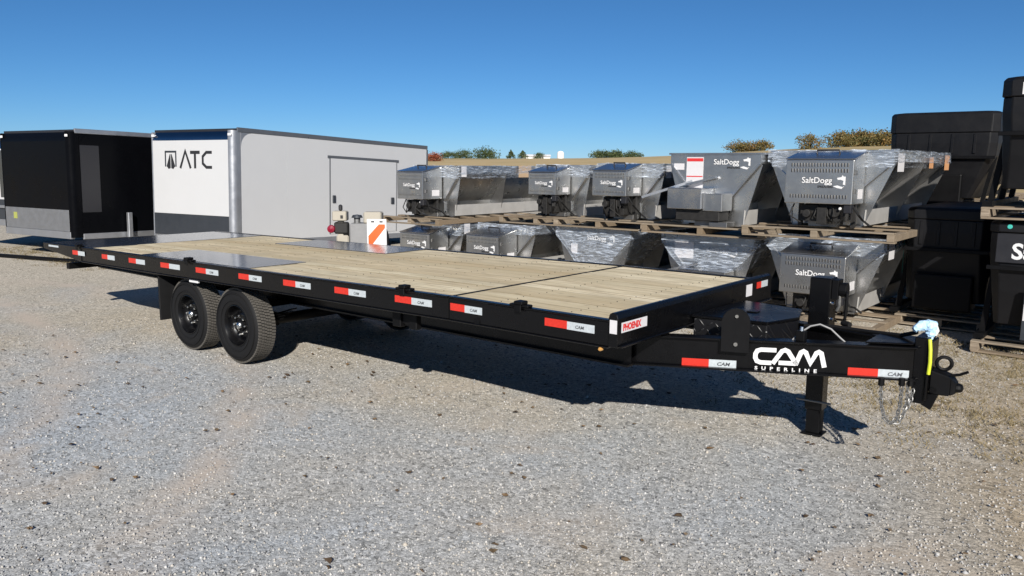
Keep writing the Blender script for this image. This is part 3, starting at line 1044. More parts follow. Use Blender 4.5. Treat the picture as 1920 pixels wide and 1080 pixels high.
    gp = dplate(False)
    for (z, r_) in ((1.03, 0.012), (0.835, 0.014)):
        p = pt(0.835, 0.0215, z); q = pt(0.835, 0.034, z)
        MB().tube([p, q], r_, 10).build('bolt', 'chrome', gp, smooth=True)
    # tread-plate tool box between the beams
    poly = [(0.09, 1.05), (0.62, 1.13), (0.72, 1.46), (0.62, 1.80), (0.12, 1.90)]
    lid = [(0.075, 1.035), (0.63, 1.115), (0.735, 1.46), (0.63, 1.815), (0.105, 1.915)]
    tbx = MB().prism(poly, 'z', 0.66, 0.925).build('tool_box', 'box_plate', t, 0.006)
    MB().prism(lid, 'z', 0.9255, 0.948).build('lid', 'black_paint', tbx, 0.006)
    MB().box(0.35, 0.43, 1.40, 1.48, 0.9485, 0.958).build('latch', 'black_paint', tbx, 0.003)
    # jack on the far beam
    jx, jy = 0.80, 1.75
    jk = D.objects.new('jack', None); COL.objects.link(jk); jk.parent = t; jk.location = (jx, jy, 0)
    MB().box(-0.075, 0.075, -0.075, 0.075, 0.001, 0.015).build('foot', 'black_matte', jk, 0.004)
    MB().box(-0.052, 0.052, -0.052, 0.052, 0.0155, 0.36).build('inner_leg', 'black_matte', jk, 0.006)
    MB().box(-0.064, 0.064, -0.064, 0.064, 0.20, 0.70).build('drop_tube', 'black_paint', jk, 0.006)
    MB().box(-0.078, 0.078, -0.078, 0.078, 0.655, 1.225).build('tube', 'black_paint', jk, 0.008)
    mb = MB()
    mb.box(0.079, 0.125, -0.06, 0.06, 1.07, 1.215)
    mb.lathe([(0, 0.0), (0.055, 0.0), (0.055, 0.05), (0, 0.05)], (0.126, 0.0, 1.14), 'x', 16)
    mb.tube([(0.15, 0, 1.14), (0.19, -0.05, 1.12), (0.185, -0.05, 0.94), (0.175, -0.05, 0.9)], 0.012, 8)
    mb.build('crank_gearbox', 'black_matte', jk, 0.003)
    MB().tube([(0.17, -0.05, 0.90), (0.235, -0.09, 0.90)], 0.02, 10).build('crank_handle', 'rubber', jk, smooth=True)
    MB().tube([(0.10, 0.0, 1.19), (0.125, -0.02, 1.17), (0.13, -0.02, 1.02), (0.11, -0.01, 0.98)], 0.012, 8).build('crank_arm', 'zinc', jk, smooth=True)
    mb = MB()
    for z in (0.92, 1.04, 0.86):
        mb.tube([(0.075, -0.05, z), (0.10, -0.05, z)], 0.013, 8)
    mb.build('jack_bolts', 'chrome', jk, smooth=True)
    MB().tube([(-0.13, -0.06, 0.27), (0.13, -0.06, 0.27)], 0.009, 8).build('drop_pin', 'zinc', jk, smooth=True)
    MB().box(-0.20, -0.05, -0.05, 0.10, 0.655, 0.675).build('mount_plate', 'black_paint', jk)
    # tongue nose: channel, coupler
    mb = MB()
    mb.box(1.575, 1.655, 1.19, 1.40, 0.53, 0.965)
    mb.box(1.655, 1.672, 1.17, 1.42, 0.56, 0.94)
    mb.hexa([(1.30, 1.08, 0.90), (1.575, 1.17, 0.91), (1.575, 1.42, 0.91), (1.30, 1.51, 0.90), (1.30, 1.08, 0.912), (1.575, 1.17, 0.925), (1.575, 1.42, 0.925), (1.30, 1.51, 0.912)])
    nose = mb.build('nose_channel', 'black_paint', t, 0.005)
    mb = MB()
    mb.hexa([(1.675, 1.215, 0.60), (1.79, 1.225, 0.60), (1.79, 1.365, 0.60), (1.675, 1.375, 0.60), (1.675, 1.215, 0.755), (1.79, 1.235, 0.72), (1.79, 1.355, 0.72), (1.675, 1.375, 0.755)])
    mb.hexa([(1.79, 1.23, 0.60), (1.82, 1.26, 0.615), (1.82, 1.35, 0.615), (1.79, 1.36, 0.60), (1.79, 1.24, 0.718), (1.82, 1.27, 0.68), (1.82, 1.34, 0.68), (1.79, 1.35, 0.718)])
    mb.lathe([(0, -0.025), (0.035, -0.025), (0.042, 0.0), (0.035, 0.025), (0, 0.025)], (1.815, 1.31, 0.645), 'z', 16)
    mb.hexa([(1.63, 1.22, 0.52), (1.69, 1.22, 0.49), (1.69, 1.26, 0.49), (1.63, 1.26, 0.52), (1.63, 1.22, 0.60), (1.73, 1.22, 0.60), (1.73, 1.26, 0.60), (1.63, 1.26, 0.60)])
    cp = mb.build('coupler', 'black_matte', t, 0.006)
    ring = [(1.735 + 0.042 * cos(2 * pi * j / 18), 1.30 + 0.012 * cos(2 * pi * j / 18), 0.795 + 0.042 * sin(2 * pi * j / 18)) for j in range(18)]
    MB().tube(ring, 0.012, 8, closed=True).build('lift_ring', 'black_matte', cp, smooth=True)
    MB().tube([(1.79, 1.24, 0.735), (1.84, 1.24, 0.75), (1.885, 1.24, 0.775)], 0.009, 8).build('latch_lever', 'black_matte', cp, smooth=True)
    MB().tube([(1.70, 1.24, 0.63), (1.70, 1.20, 0.63)], 0.02, 8).build('bolt', 'black_paint', cp, smooth=True)
    # safety chains of real links
    def chain(pts, nm):
        mb = MB()
        P = [Vector(p) for p in pts]
        seg = [(P[i + 1] - P[i]).length for i in range(len(P) - 1)]
        tot = sum(seg); pitch = 0.026; n_ = int(tot / pitch)
        def at(s):
            for i, l in enumerate(seg):
                if s <= l: return P[i].lerp(P[i + 1], s / l)
                s -= l
            return P[-1]
        for i in range(n_):
            a, b = at(i * pitch), at((i + 1) * pitch)
            c = (a + b) / 2; dr = (b - a).normalized()
            sd = dr.cross(Vector((0.3, 0.9, 0.1))).normalized()
            if i % 2: sd = dr.cross(sd).normalized()
            loop = []
            for j in range(10):
                th = 2 * pi * j / 10
                loop.append(c + dr * cos(th) * 0.020 + sd * sin(th) * 0.0115)
            mb.tube(loop, 0.0042, 5, closed=True)
        return mb.build(nm, 'zinc', t, smooth=True)
    chain([(1.425, 1.06, 0.66), (1.435, 1.055, 0.52), (1.465, 1.05, 0.425), (1.50, 1.07, 0.40), (1.525, 1.09, 0.43), (1.535, 1.12, 0.52), (1.53, 1.14, 0.66)], 'safety_chain')
    chain([(1.56, 1.17, 0.66), (1.565, 1.16, 0.55), (1.555, 1.13, 0.45), (1.54, 1.11, 0.41), (1.50, 1.085, 0.392)], 'safety_chain')
    chain([(1.59, 1.18, 0.62), (1.585, 1.16, 0.54), (1.56, 1.14, 0.47)], 'safety_chain')
    for (x, y) in ((1.425, 1.06), (1.53, 1.135), (1.575, 1.17)):
        MB().tube([(x, y, 0.645), (x, y, 0.695)], 0.02, 8).build('chain_hook', 'black_matte', t, smooth=True)
    # breakaway cable arc on the beam and the wiring pig-tail with its plug
    pts = [pt(1.20, -0.08, 0.875), pt(1.245, -0.09, 0.925), pt(1.31, -0.1, 0.975), pt(1.37, -0.1, 0.992), pt(1.44, -0.1, 0.965), pt(1.50, -0.1, 0.91), pt(1.535, -0.09, 0.882)]
    MB().tube(pts, 0.006, 7).build('breakaway_cable', 'grey_mach', t, smooth=True)
    mb = MB()
    p = pt(1.255, -0.07, 0.885)
    mb.box(p.x - 0.03, p.x + 0.03, p.y - 0.03, p.y + 0.03, 0.876, 0.945)
    bs = mb.build('breakaway_switch', 'black_matte', t, 0.005)
    MB().lathe([(0, 0.03), (0.012, 0.026), (0.016, 0.0)], (p.x, p.y, 0.946), 'z', 12).build('switch_pin', 'chrome', bs, smooth=True)
    MB().tube([(1.56, 1.30, 0.975), (1.45, 1.36, 0.93), (1.2, 1.5, 0.90), (0.95, 1.6, 0.885), (0.72, 1.62, 0.86)], 0.014, 8).build('wiring_harness', 'rubber', t, smooth=True)
    mb = MB()
    rb = random.Random(2)
    def bag(a, b, c, r0, r1, r2):
        A_, B_, C_ = Vector(a), Vector(b), Vector(c)
        n_ = 14; i0 = len(mb.v)
        pts = [(A_ * (1 - f) ** 2 + B_ * 2 * f * (1 - f) + C_ * f * f) for f in [i / n_ for i in range(n_ + 1)]]
        rr = [(r0 * (1 - f) ** 2 + r1 * 2 * f * (1 - f) + r2 * f * f) for f in [i / n_ for i in range(n_ + 1)]]
        mb.tube(pts, rr, 16)
        for i in range(i0, len(mb.v)):
            x, y, z = mb.v[i]
            mb.v[i] = (x + rb.uniform(-.005, .005), y + rb.uniform(-.005, .005), z + rb.uniform(-.005, .005))
    bag((1.555, 1.235, 1.0), (1.60, 1.27, 1.05), (1.665, 1.31, 1.03), 0.018, 0.045, 0.026)
    bag((1.62, 1.265, 1.05), (1.66, 1.30, 1.01), (1.64, 1.275, 0.95), 0.022, 0.05, 0.016)
    pg = mb.build('wiring_plug', 'blue_plug', t, smooth=True)
    MB().tube([(1.655, 1.29, 1.05), (1.665, 1.30, 1.0), (1.662, 1.295, 0.97)], [0.02, 0.026, 0.016], 8).build('plug_cover', 'white_film', pg, smooth=True)
    MB().tube([(1.665, 1.17, 0.965), (1.675, 1.16, 0.90), (1.68, 1.155, 0.82), (1.675, 1.16, 0.74)], 0.011, 8).build('yellow_cable', 'yellow_cable', t, smooth=True)
    # stickers on the header
    hx = 0.0755
    st = MB().box(hx, hx + 0.002, 0.045, 0.375, 0.962, 1.030).build('header_sticker', 'paper', t)
    text('lettering', 'PHOENIX', 0.060, 'red_film', st, (hx + 0.0028, 0.062, 0.976), (0, 1, 0), (0, 0, 1), 0.003, 0, 0.0006, 0.88)
    MB().box(0.015, 0.07, -0.002, -0.0005, 0.96, 1.05).build('corner_sticker', 'paper', t)
    MB().box(hx, hx + 0.002, 2.04, 2.16, 0.955, 1.055).build('spec_sticker', 'paper', t)
    r_ = MB().box(hx, hx + 0.002, 2.26, 2.355, 1.0, 1.055).build('reflector_tape', 'tape_red', t)
    MB().box(hx, hx + 0.002, 2.356, 2.50, 1.0, 1.055).build('silver_half', 'tape_white', r_)
    # air/brake line under the deck
    MB().tube([(-8, 0.6, 0.63), (-4, 0.59, 0.60), (-1.0, 0.6, 0.61), (-0.2, 0.62, 0.62)], 0.012, 6).build('brake_line', 'rubber', t, smooth=True)
    return t
build_trailer()

# ------------------------------------------------------------------ pallets
_PAL = {}
def pallet(x0, x1, y0, y1, z0, label, h=0.13):
    t = thing('wooden_pallet', label, 'pallet', (x0, y0, z0), 0, 'wooden pallets under the spreaders')
    w, l = x1 - x0, y1 - y0
    rng = random.Random(int(abs(x0) * 1000) + int(z0 * 100))
    nb = 7
    bw = 0.11
    key = round(w, 2)
    def inst(kind, mb, loc):
        k = (kind, key, round(l, 2))
        if k not in _PAL:
            o = mb.build(kind, 'pallet_wood', t, 0.003)
            _PAL[k] = o
        else:
            o = _PAL[k].copy(); COL.objects.link(o); o.parent = t
        o.location = loc
        o.rotation_euler = (0, 0, rng.uniform(-0.006, 0.006))
        return o
    for i in range(nb):
        inst('deck_board', MB().box(0, w, 0, bw, 0, 0.02), (rng.uniform(-0.012, 0.012), i * (l - bw) / (nb - 1), h - 0.02))
    for i in range(3):
        inst('bottom_board', MB().box(0, w, 0, bw, 0, 0.02), (rng.uniform(-0.01, 0.01), i * (l - bw) / 2, 0.001))
    for i in range(3):
        inst('stringer', MB().box(0, 0.085, 0, l, 0, h - 0.043), (i * (w - 0.085) / 2, 0, 0.0215))
    return t

# ------------------------------------------------------------------ salt spreaders
def dog_badge(parent, o, X, Z, s):
    """blocky white hound mark that ends the word"""
    p = [[(0.0, 0.62), (0.55, 0.74), (0.62, 0.95), (0.80, 0.78), (1.02, 0.80), (1.02, -0.25), (0.74, -0.18), (0.80, 0.28), (0.45, 0.40), (0.10, 0.38)],
         [(-0.45, -0.42), (0.10, -0.30), (0.70, -0.50), (0.95, -0.35), (0.60, -0.72), (0.05, -0.62)]]
    x = Vector(X); z = Vector(Z); n = x.cross(z)
    mb = MB()
    for poly in p:
        vs = [Vector(o) + x * a * s + z * b * s for a, b in poly]
        vs = vs + [v + n * 0.002 for v in vs]
        k = len(poly)
        mb.add(vs, [tuple(range(k))[::-1], tuple(range(k, 2 * k))] + [(i, (i + 1) % k, (i + 1) % k + k, i + k) for i in range(k)])
    return mb.build('hound_mark', 'white_film', parent)

def logo(parent, xc, y, z, size):
    X, Z = (1, 0, 0), (0, 0, 1)
    wd = size * 4.3
    text('lettering_outline', 'SaltDogg', size, 'dark_film', parent, (xc - wd / 2, y - 0.0005, z), X, Z, size * 0.055, 0, 0.0003)  # bolder dark text, the printed outline behind the white letters
    text('lettering', 'SaltDogg', size, 'white_film', parent, (xc - wd / 2, y - 0.0022, z), X, Z, size * 0.016, 0, 0.0005)
    text('small_lettering', 'SPREADERS', size * 0.36, 'dark_film', parent, (xc - wd / 2 + size * 1.9, y - 0.001, z - size * 0.55), X, Z, size * 0.012, 0, 0.0004)
    dog_badge(parent, (xc + wd / 2 - size * 0.15, y - 0.001, z + size * 0.05), X, Z, size * 0.95)

def spreader(label, xc, y0, z0, Wt, L, H, box=None, wrapn=0.0, papers=(), bare_end=False, logo_end=None, seed=0, name='salt_spreader', nbrace=3):
    """V-box spreader. xc centre, y0 front of the hopper end panel, z0 base. box = (x offset, width, z bottom, z top, depth)"""
    rng = random.Random(seed)
    t = thing(name, label, 'salt spreader', (xc, y0, z0), 0, 'stainless salt spreaders stacked behind the trailer')
    hw, bw = Wt / 2, 0.2
    band = 0.13
    zb = 0.30 * H
    # two sloping sides, each with its vertical band
    for s in (-1, 1):
        mb = MB()
        def P(x, y, z): return (s * x, y, z)
        prof = [(hw, H), (hw, H - band), (bw, zb), (bw, 0.10)]
        inn = [(hw - 0.012, H), (hw - 0.012, H - band - 0.006), (bw - 0.012, zb - 0.004), (bw - 0.012, 0.10)]
        for i in range(3):
            (xa, za), (xb, zb_) = prof[i], prof[i + 1]
            (xc1, zc1), (xd, zd_) = inn[i], inn[i + 1]
            mb.hexa([P(xb, 0.004, zb_), P(xb, L, zb_), P(xd, L, zd_), P(xd, 0.004, zd_), P(xa, 0.004, za), P(xa, L, za), P(xc1, L, zc1), P(xc1, 0.004, zc1)])
        mb.build('side_panel', 'steel', t)
    # end panels
    poly = [(-hw + 0.001, H), (-hw + 0.001, H - band), (-bw, zb), (-bw, 0.08), (bw, 0.08), (bw, zb), (hw - 0.001, H - band), (hw - 0.001, H)]
    ep = MB().prism(poly, 'y', -0.010, 0.002).build('end_panel', 'steel', t)
    MB().prism(poly, 'y', L - 0.002, L + 0.01).build('end_panel', 'steel', t)
    # folded flanges down the slanted edges and across the fold
    for s in (-1, 1):
        MB().beam((s * (hw - 0.012), -0.022, H - band - 0.005), (s * (bw - 0.005), -0.022, zb + 0.01), 0.022, 0.022).build('edge_flange', 'steel_lid', t)
    MB().box(-bw, bw, -0.026, -0.0105, zb - 0.02, zb + 0.005).build('edge_flange', 'steel_lid', t)
    # rim angle
    mb = MB()
    mb.box(-hw - 0.03, -hw + 0.001, -0.012, L + 0.012, H - 0.004, H + 0.02)
    mb.box(hw - 0.001, hw + 0.03, -0.012, L + 0.012, H - 0.004, H + 0.02)
    mb.box(-hw + 0.0015, hw - 0.0015, -0.03, 0.004, H - 0.003, H + 0.02)
    mb.box(-hw + 0.0015, hw - 0.0015, L - 0.004, L + 0.03, H - 0.003, H + 0.02)
    mb.build('rim', 'steel_lid', t)
    MB().box(-hw + 0.014, hw - 0.014, 0.004, L - 0.006, H - 0.06, H - 0.045).build('top_screen', 'black_matte', t)
    # gusset braces down the sloped sides
    for s in (-1, 1):
        for k in range(nbrace):
            y = 0.02 + k * (L - 0.06) / max(1, nbrace - 1)
            pl = [(s * (hw - 0.004), H - band - 0.004), (s * (bw + 0.004), zb), (s * (bw + 0.004), 0.02), (s * (bw + 0.26), 0.02), (s * (hw + 0.012), H - band - 0.03)]
            MB().prism(pl, 'y', y, y + 0.012).build('brace', 'steel_dark' if k else 'steel', t)
    for s in (-1, 1):
        MB().prism([(s * (bw + 0.265), 0.021), (s * (bw + 0.275), 0.021), (s * (bw + 0.285), 0.23), (s * (bw + 0.275), 0.23)], 'y', 0.0, L * 0.98).build('skirt_plate', 'plate_bright', t)
    # sills and conveyor trough
    for s in (-1, 1):
        MB().box(s * 0.40 - 0.05, s * 0.40 + 0.05, -0.02, L + 0.05, 0.0, 0.02 + 0.0).build('sill', 'steel_dark', t)
    MB().box(-bw + 0.02, bw - 0.02, -0.18, L + 0.2, 0.002, 0.075).build('conveyor_trough', 'steel_dark', t, 0.004)
    if box:
        bx, w, za, zb2, dp = box
        ya = -dp
        mb = MB()
        x0, x1 = bx - w / 2, bx + w / 2
        zt2 = zb2 + 0.10
        mb.hexa([(x0, ya, za), (x1, ya, za), (x1, -0.03, za), (x0, -0.03, za), (x0, ya, zb2), (x1, ya, zb2), (x1, -0.03, zt2), (x0, -0.03, zt2)])
        eb = mb.build('engine_box', 'steel', t, 0.010, seg=2)
        mb = MB()
        mb.hexa([(x0 - 0.008, ya - 0.010, zb2 + 0.004), (x1 + 0.008, ya - 0.010, zb2 + 0.004), (x1 + 0.008, -0.025, zt2 + 0.004), (x0 - 0.008, -0.025, zt2 + 0.004),
                 (x0 - 0.008, ya - 0.010, zb2 + 0.020), (x1 + 0.008, ya - 0.010, zb2 + 0.020), (x1 + 0.008, -0.025, zt2 + 0.020), (x0 - 0.008, -0.025, zt2 + 0.020)])
        mb.build('lid', 'steel_lid', eb, 0.005)
        hwid = w * 0.17
        yh = ya + dp * 0.62; zh = zb2 + 0.10 * 0.62 + 0.02
        MB().tube([(bx - hwid, yh, zh), (bx - hwid * 0.95, yh - 0.02, zh + 0.045), (bx + hwid * 0.95, yh - 0.02, zh + 0.045), (bx + hwid, yh, zh)], 0.013, 8).build('handle', 'dark_film', eb, smooth=True)
        mb = MB()
        n_ = 20; hh = zb2 - za
        for zr in (0.93, 0.80, 0.21):
            for k in range(n_):
                xk = x0 + w * (0.09 + 0.82 * k / (n_ - 1))
                zz = za + hh * zr
                mb.box(xk - w * 0.008, xk + w * 0.008, ya - 0.0012, ya + 0.001, zz - hh * 0.085, zz)
        tag(mb.build('vent_slots', 'dark_film', eb), kind='stuff')
        mb = MB()
        for zr in (0.93, 0.80, 0.21):
            for k in range(n_):
                xk = x0 + w * (0.09 + 0.82 * k / (n_ - 1)); zz = za + hh * zr
                mb.hexa([(xk + w * 0.008, ya - 0.001, zz - hh * 0.085), (xk + w * 0.02, ya - 0.001, zz - hh * 0.085), (xk + w * 0.02, ya + 0.001, zz - hh * 0.085), (xk + w * 0.008, ya + 0.001, zz - hh * 0.085),
                         (xk + w * 0.008, ya - 0.008, zz), (xk + w * 0.02, ya - 0.002, zz), (xk + w * 0.02, ya + 0.001, zz), (xk + w * 0.008, ya + 0.001, zz)])
        tag(mb.build('vent_louvres', 'steel', eb), kind='stuff')
        logo(eb, bx + w * 0.02, ya - 0.0015, za + hh * 0.475, w * 0.125)
        for zz in (0.30, 0.72):
            MB().box(x1 + 0.0005, x1 + 0.014, ya + dp * 0.10, ya + dp * 0.22, za + hh * zz - 0.03, za + hh * zz + 0.03).build('hinge', 'steel_dark', eb, 0.003)
        MB().box(x1 + 0.0005, x1 + 0.004, ya + dp * 0.45, ya + dp * 0.80, za + hh * 0.12, za + hh * 0.34).build('warning_label', 'paper', eb)
        MB().tube([(x1 - 0.04, ya + 0.1, za + 0.02), (x1 + 0.05, ya + 0.12, za - 0.12), (x1 + 0.02, -0.08, 0.10), (x1 + 0.10, -0.04, 0.03)], 0.014, 8).build('hose', 'rubber', t, smooth=True)
        # running gear below the box
        mb = MB()
        mb.box(bx - w * 0.30, bx + w * 0.30, ya + 0.14, -0.02, 0.08, za - 0.02)
        mb.lathe([(0, 0), (0.07, 0), (0.075, 0.03), (0.075, 0.16), (0, 0.16)], (bx + w * 0.22, ya + 0.10, max(0.12, za - 0.10)), 'y', 14)
        mb.lathe([(0, 0), (0.05, 0), (0.055, 0.12), (0, 0.12)], (bx - w * 0.18, ya + 0.06, max(0.10, za - 0.13)), 'y', 12)
        mb.box(bx - w * 0.02, bx + w * 0.12, ya + 0.06, ya + 0.2, 0.05, za - 0.05)
        for k in range(5):
            xk = bx + rng.uniform(-0.4, 0.4) * w
            mb.tube([(xk, ya + 0.12, za - 0.01), (xk + rng.uniform(-.06, .06), ya + rng.uniform(0.02, 0.1), za * 0.5), (xk + rng.uniform(-.1, .1), ya + 0.14, 0.06)], 0.011, 6)
        mb.build('drive_unit', 'engine', t, 0.004)
        for s in (-1, 1):
            MB().box(bx + s * w * 0.40 - 0.025, bx + s * w * 0.40 + 0.025, -0.14, -0.08, 0.0, za - 0.002).build('box_leg', 'engine', t)
        MB().box(x1 - 0.10, x1 - 0.01, ya + 0.02, ya + 0.11, za - 0.11, za - 0.004).build('battery_case', 'grey_panel', t, 0.006)
        MB().lathe([(0, -0.012), (0.016, -0.01), (0.02, 0.0)], (bx + w * 0.32, ya + 0.06, za - 0.055), 'y', 10).build('starter_knob', 'white_film', t)
    if logo_end:
        logo(ep, logo_end[0], -0.0115, logo_end[1], logo_end[2])
    for (px_, pz, pw_, ph_, mt, side) in papers:
        if side == 'front':
            MB().box(px_, px_ + pw_, -0.0165, -0.0125, pz, pz + ph_).build('paper_label', mt, t)
        else:   # on the right rim band, px_ = distance along the hopper
            MB().box(hw + 0.0315, hw + 0.0345, px_, px_ + pw_, pz, pz + ph_).build('paper_label', mt, t)
    if wrapn:
        mb = MB()
        e = 0.045
        zlo = H - wrapn
        n_ = 18
        top = []; bot = []
        def section(z):
            if z >= H - band: return hw
            return hw + (bw - hw) * (H - band - z) / (H - band - zb)
        pts = []
        for i in range(n_ + 1): pts.append((-1 + 2 * i / n_, 0))
        ring = [(-1, L * (1 - i / 8.0)) for i in range(8)] + [(-1 + 2 * i / n_, -0.045) for i in range(n_ + 1)] + [(1, L * (i + 1) / 8.0) for i in range(8)]
        levels = [H + 0.024, H - band, H - band - (wrapn - band) * 0.5, zlo]
        vs = []
        for z in levels:
            hx = section(z) + e
            for (u, y) in ring:
                j = rng.uniform(-0.012, 0.012)
                vs.append((u * hx + j, y + j, z + rng.uniform(-0.012, 0.012)))
        m_ = len(ring)
        fs = [(i * m_ + j, i * m_ + j + 1, (i + 1) * m_ + j + 1, (i + 1) * m_ + j) for i in range(len(levels) - 1) for j in range(m_ - 1)]
        mb.add(vs, fs)
        mb.build('stretch_film', 'film', t, smooth=True, fix=False)
    return t

# --- upper tier
pallet(-9.1, -7.55, 6.15, 8.9, 0.915, 'grey wooden pallet under the leftmost upper steel spreader')
spreader('upper steel spreader at the left end of the stacks, vented box against the white trailer', -8.26, 6.85, 1.046, 1.18, 2.75, 0.95,
         (-0.19, 0.70, 0.335, 0.845, 0.55), 0.22, [(0.02, 0.76, 0.14, 0.2, 'paper', 'r'), (1.75, 0.74, 0.42, 0.24, 'card', 'r')], seed=1)
pallet(-6.9, -5.2, 7.1, 9.6, 0.975, 'wooden pallet under the second upper steel spreader from the left')
spreader('second upper steel spreader from the left, set back behind the brown paper label', -5.98, 7.85, 1.106, 1.15, 2.3, 0.92,
         (-0.12, 0.62, 0.40, 0.80, 0.5), 0.2, [(0.3, 0.72, 0.16, 0.2, 'paper', 'r')], seed=2)
pallet(-4.95, -3.25, 6.15, 8.6, 1.066, 'wooden pallet under the upper spreader above the film-wrapped one')
spreader('upper steel spreader sitting above the film-wrapped hopper, small vented box and logo', -3.92, 6.8, 1.197, 1.16, 2.2, 0.86,
         (-0.08, 0.62, 0.375, 0.76, 0.5), 0.2, [(0.05, 0.66, 0.16, 0.19, 'paper', 'r')], seed=3)
pallet(-3.2, -1.35, 5.95, 8.8, 1.078, 'wooden pallet under the upper boxless steel hopper with red-white label')
sp4 = spreader('upper steel hopper without engine box, pale label and white logo on its end', -2.26, 6.3, 1.209, 1.36, 2.3, 1.0, None, 0,
         [(-0.62, 0.78, 0.16, 0.09, 'paper', 'front'), (-0.42, 0.50, 0.26, 0.46, 'paper', 'front')], logo_end=(0.22, 0.86, 0.105), seed=4)
def extras4():
    MB().box(-0.50, 0.02, -0.42, -0.02, 0.24, 0.53).build('motor_cover', 'steel_lid', sp4, 0.008)
    MB().box(0.0205, 0.30, -0.36, -0.02, 0.22, 0.46).build('chain_guard', 'steel', sp4, 0.006)
    MB().beam((-0.95, -0.35, 0.38), (-0.30, -0.06, 0.62), 0.05, 0.035).build('chute_arm', 'steel_lid', sp4)
    MB().beam((-0.42, -0.10, 0.56), (0.06, -0.05, 0.68), 0.05, 0.03).build('chute_arm', 'steel_lid', sp4)
    MB().box(-0.40, 0.26, -0.34, -0.03, 0.08, 0.235).build('gearbox', 'engine', sp4, 0.01)
    MB().box(0.10, 0.36, -0.30, -0.04, 0.0, 0.07).build('spinner_bracket', 'steel_dark', sp4, 0.004)
    MB().box(-0.415, -0.165, -0.0185, -0.0168, 0.68, 0.695).build('label_stripe', 'red_film', sp4)
    MB().box(-0.415, -0.165, -0.0185, -0.0168, 0.90, 0.945).build('label_stripe', 'red_film', sp4)
extras4()
pallet(-1.62, 0.28, 5.85, 9.6, 1.14, 'pale wooden pallet under the big upper spreader with the vented box')
spreader('biggest upper steel spreader, large vented engine box and white logo in plain view', -0.73, 6.52, 1.271, 1.56, 3.1, 0.97,
         (0.03, 0.845, 0.31, 0.86, 0.52), 0.2, [(0.05, 0.72, 0.30, 0.23, 'paper', 'r'), (1.75, 0.76, 0.24, 0.16, 'orange_card', 'r'), (2.75, 0.74, 0.30, 0.22, 'orange_card', 'r')], seed=5)
# --- lower tier
pallet(-9.1, -7.55, 6.15, 8.9, 0.0, 'lower pallet on the ground at the left end of the stacks')
spreader('lower steel spreader at the left end, half hidden by the deck, behind the striped board', -8.2, 6.85, 0.131, 1.2, 2.75, 0.762,
         (-0.14, 0.80, 0.20, 0.60, 0.55), 0.2, [(0.02, 0.60, 0.16, 0.2, 'paper', 'r')], seed=6)
pallet(-7.4, -5.7, 6.15, 8.9, 0.0, 'lower pallet on the ground second from the left')
spreader('lower steel spreader second from left, light logo low on its vented box', -6.5, 6.85, 0.131, 1.25, 2.75, 0.822,
         (-0.12, 0.76, 0.20, 0.66, 0.55), 0.15, [(0.9, 0.62, 0.24, 0.2, 'paper', 'r')], seed=7)
pallet(-5.1, -3.35, 6.0, 8.8, 0.0, 'lower pallet on the ground under the film-wrapped hopper')
spreader('lower hopper fully wrapped in shiny clear stretch film, logo showing through', -4.26, 6.3, 0.131, 1.32, 2.4, 0.913, None, 0.55,
         [(-0.42, 0.50, 0.12, 0.16, 'paper', 'front')], logo_end=(0.10, 0.74, 0.10), seed=8)
pallet(-3.2, -1.35, 5.95, 8.8, 0.0, 'lower pallet on the ground below the boxless hoppers')
sp9 = spreader('lower steel hopper with torn white film and a pale paper on its end', -2.3, 6.3, 0.131, 1.36, 2.3, 0.925, None, 0.5,
         [(-0.52, 0.58, 0.30, 0.24, 'paper', 'front')], logo_end=(0.18, 0.70, 0.09), seed=9)
MB().beam((-0.75, -0.30, 0.34), (-0.12, -0.06, 0.52), 0.06, 0.03).build('chute_arm', 'steel_lid', sp9)
MB().box(-0.30, 0.42, -0.32, -0.02, 0.26, 0.46).build('motor_cover', 'steel', sp9, 0.008)
pallet(-1.75, 0.18, 5.65, 8.9, 0.0, 'wooden pallet on the ground behind the trailer jack')
spreader('lower steel spreader behind the trailer jack, vented box with logo half covered', -0.74, 6.52, 0.131, 1.5, 2.3, 0.987,
         (0.03, 0.83, 0.28, 0.79, 0.52), 0.24, [(0.12, 0.73, 0.26, 0.26, 'paper', 'r'), (1.86, 0.74, 0.24, 0.25, 'orange_card', 'r'), (0.86, 0.5, 0.02, 0.5, 'teal', 'r')], seed=10)

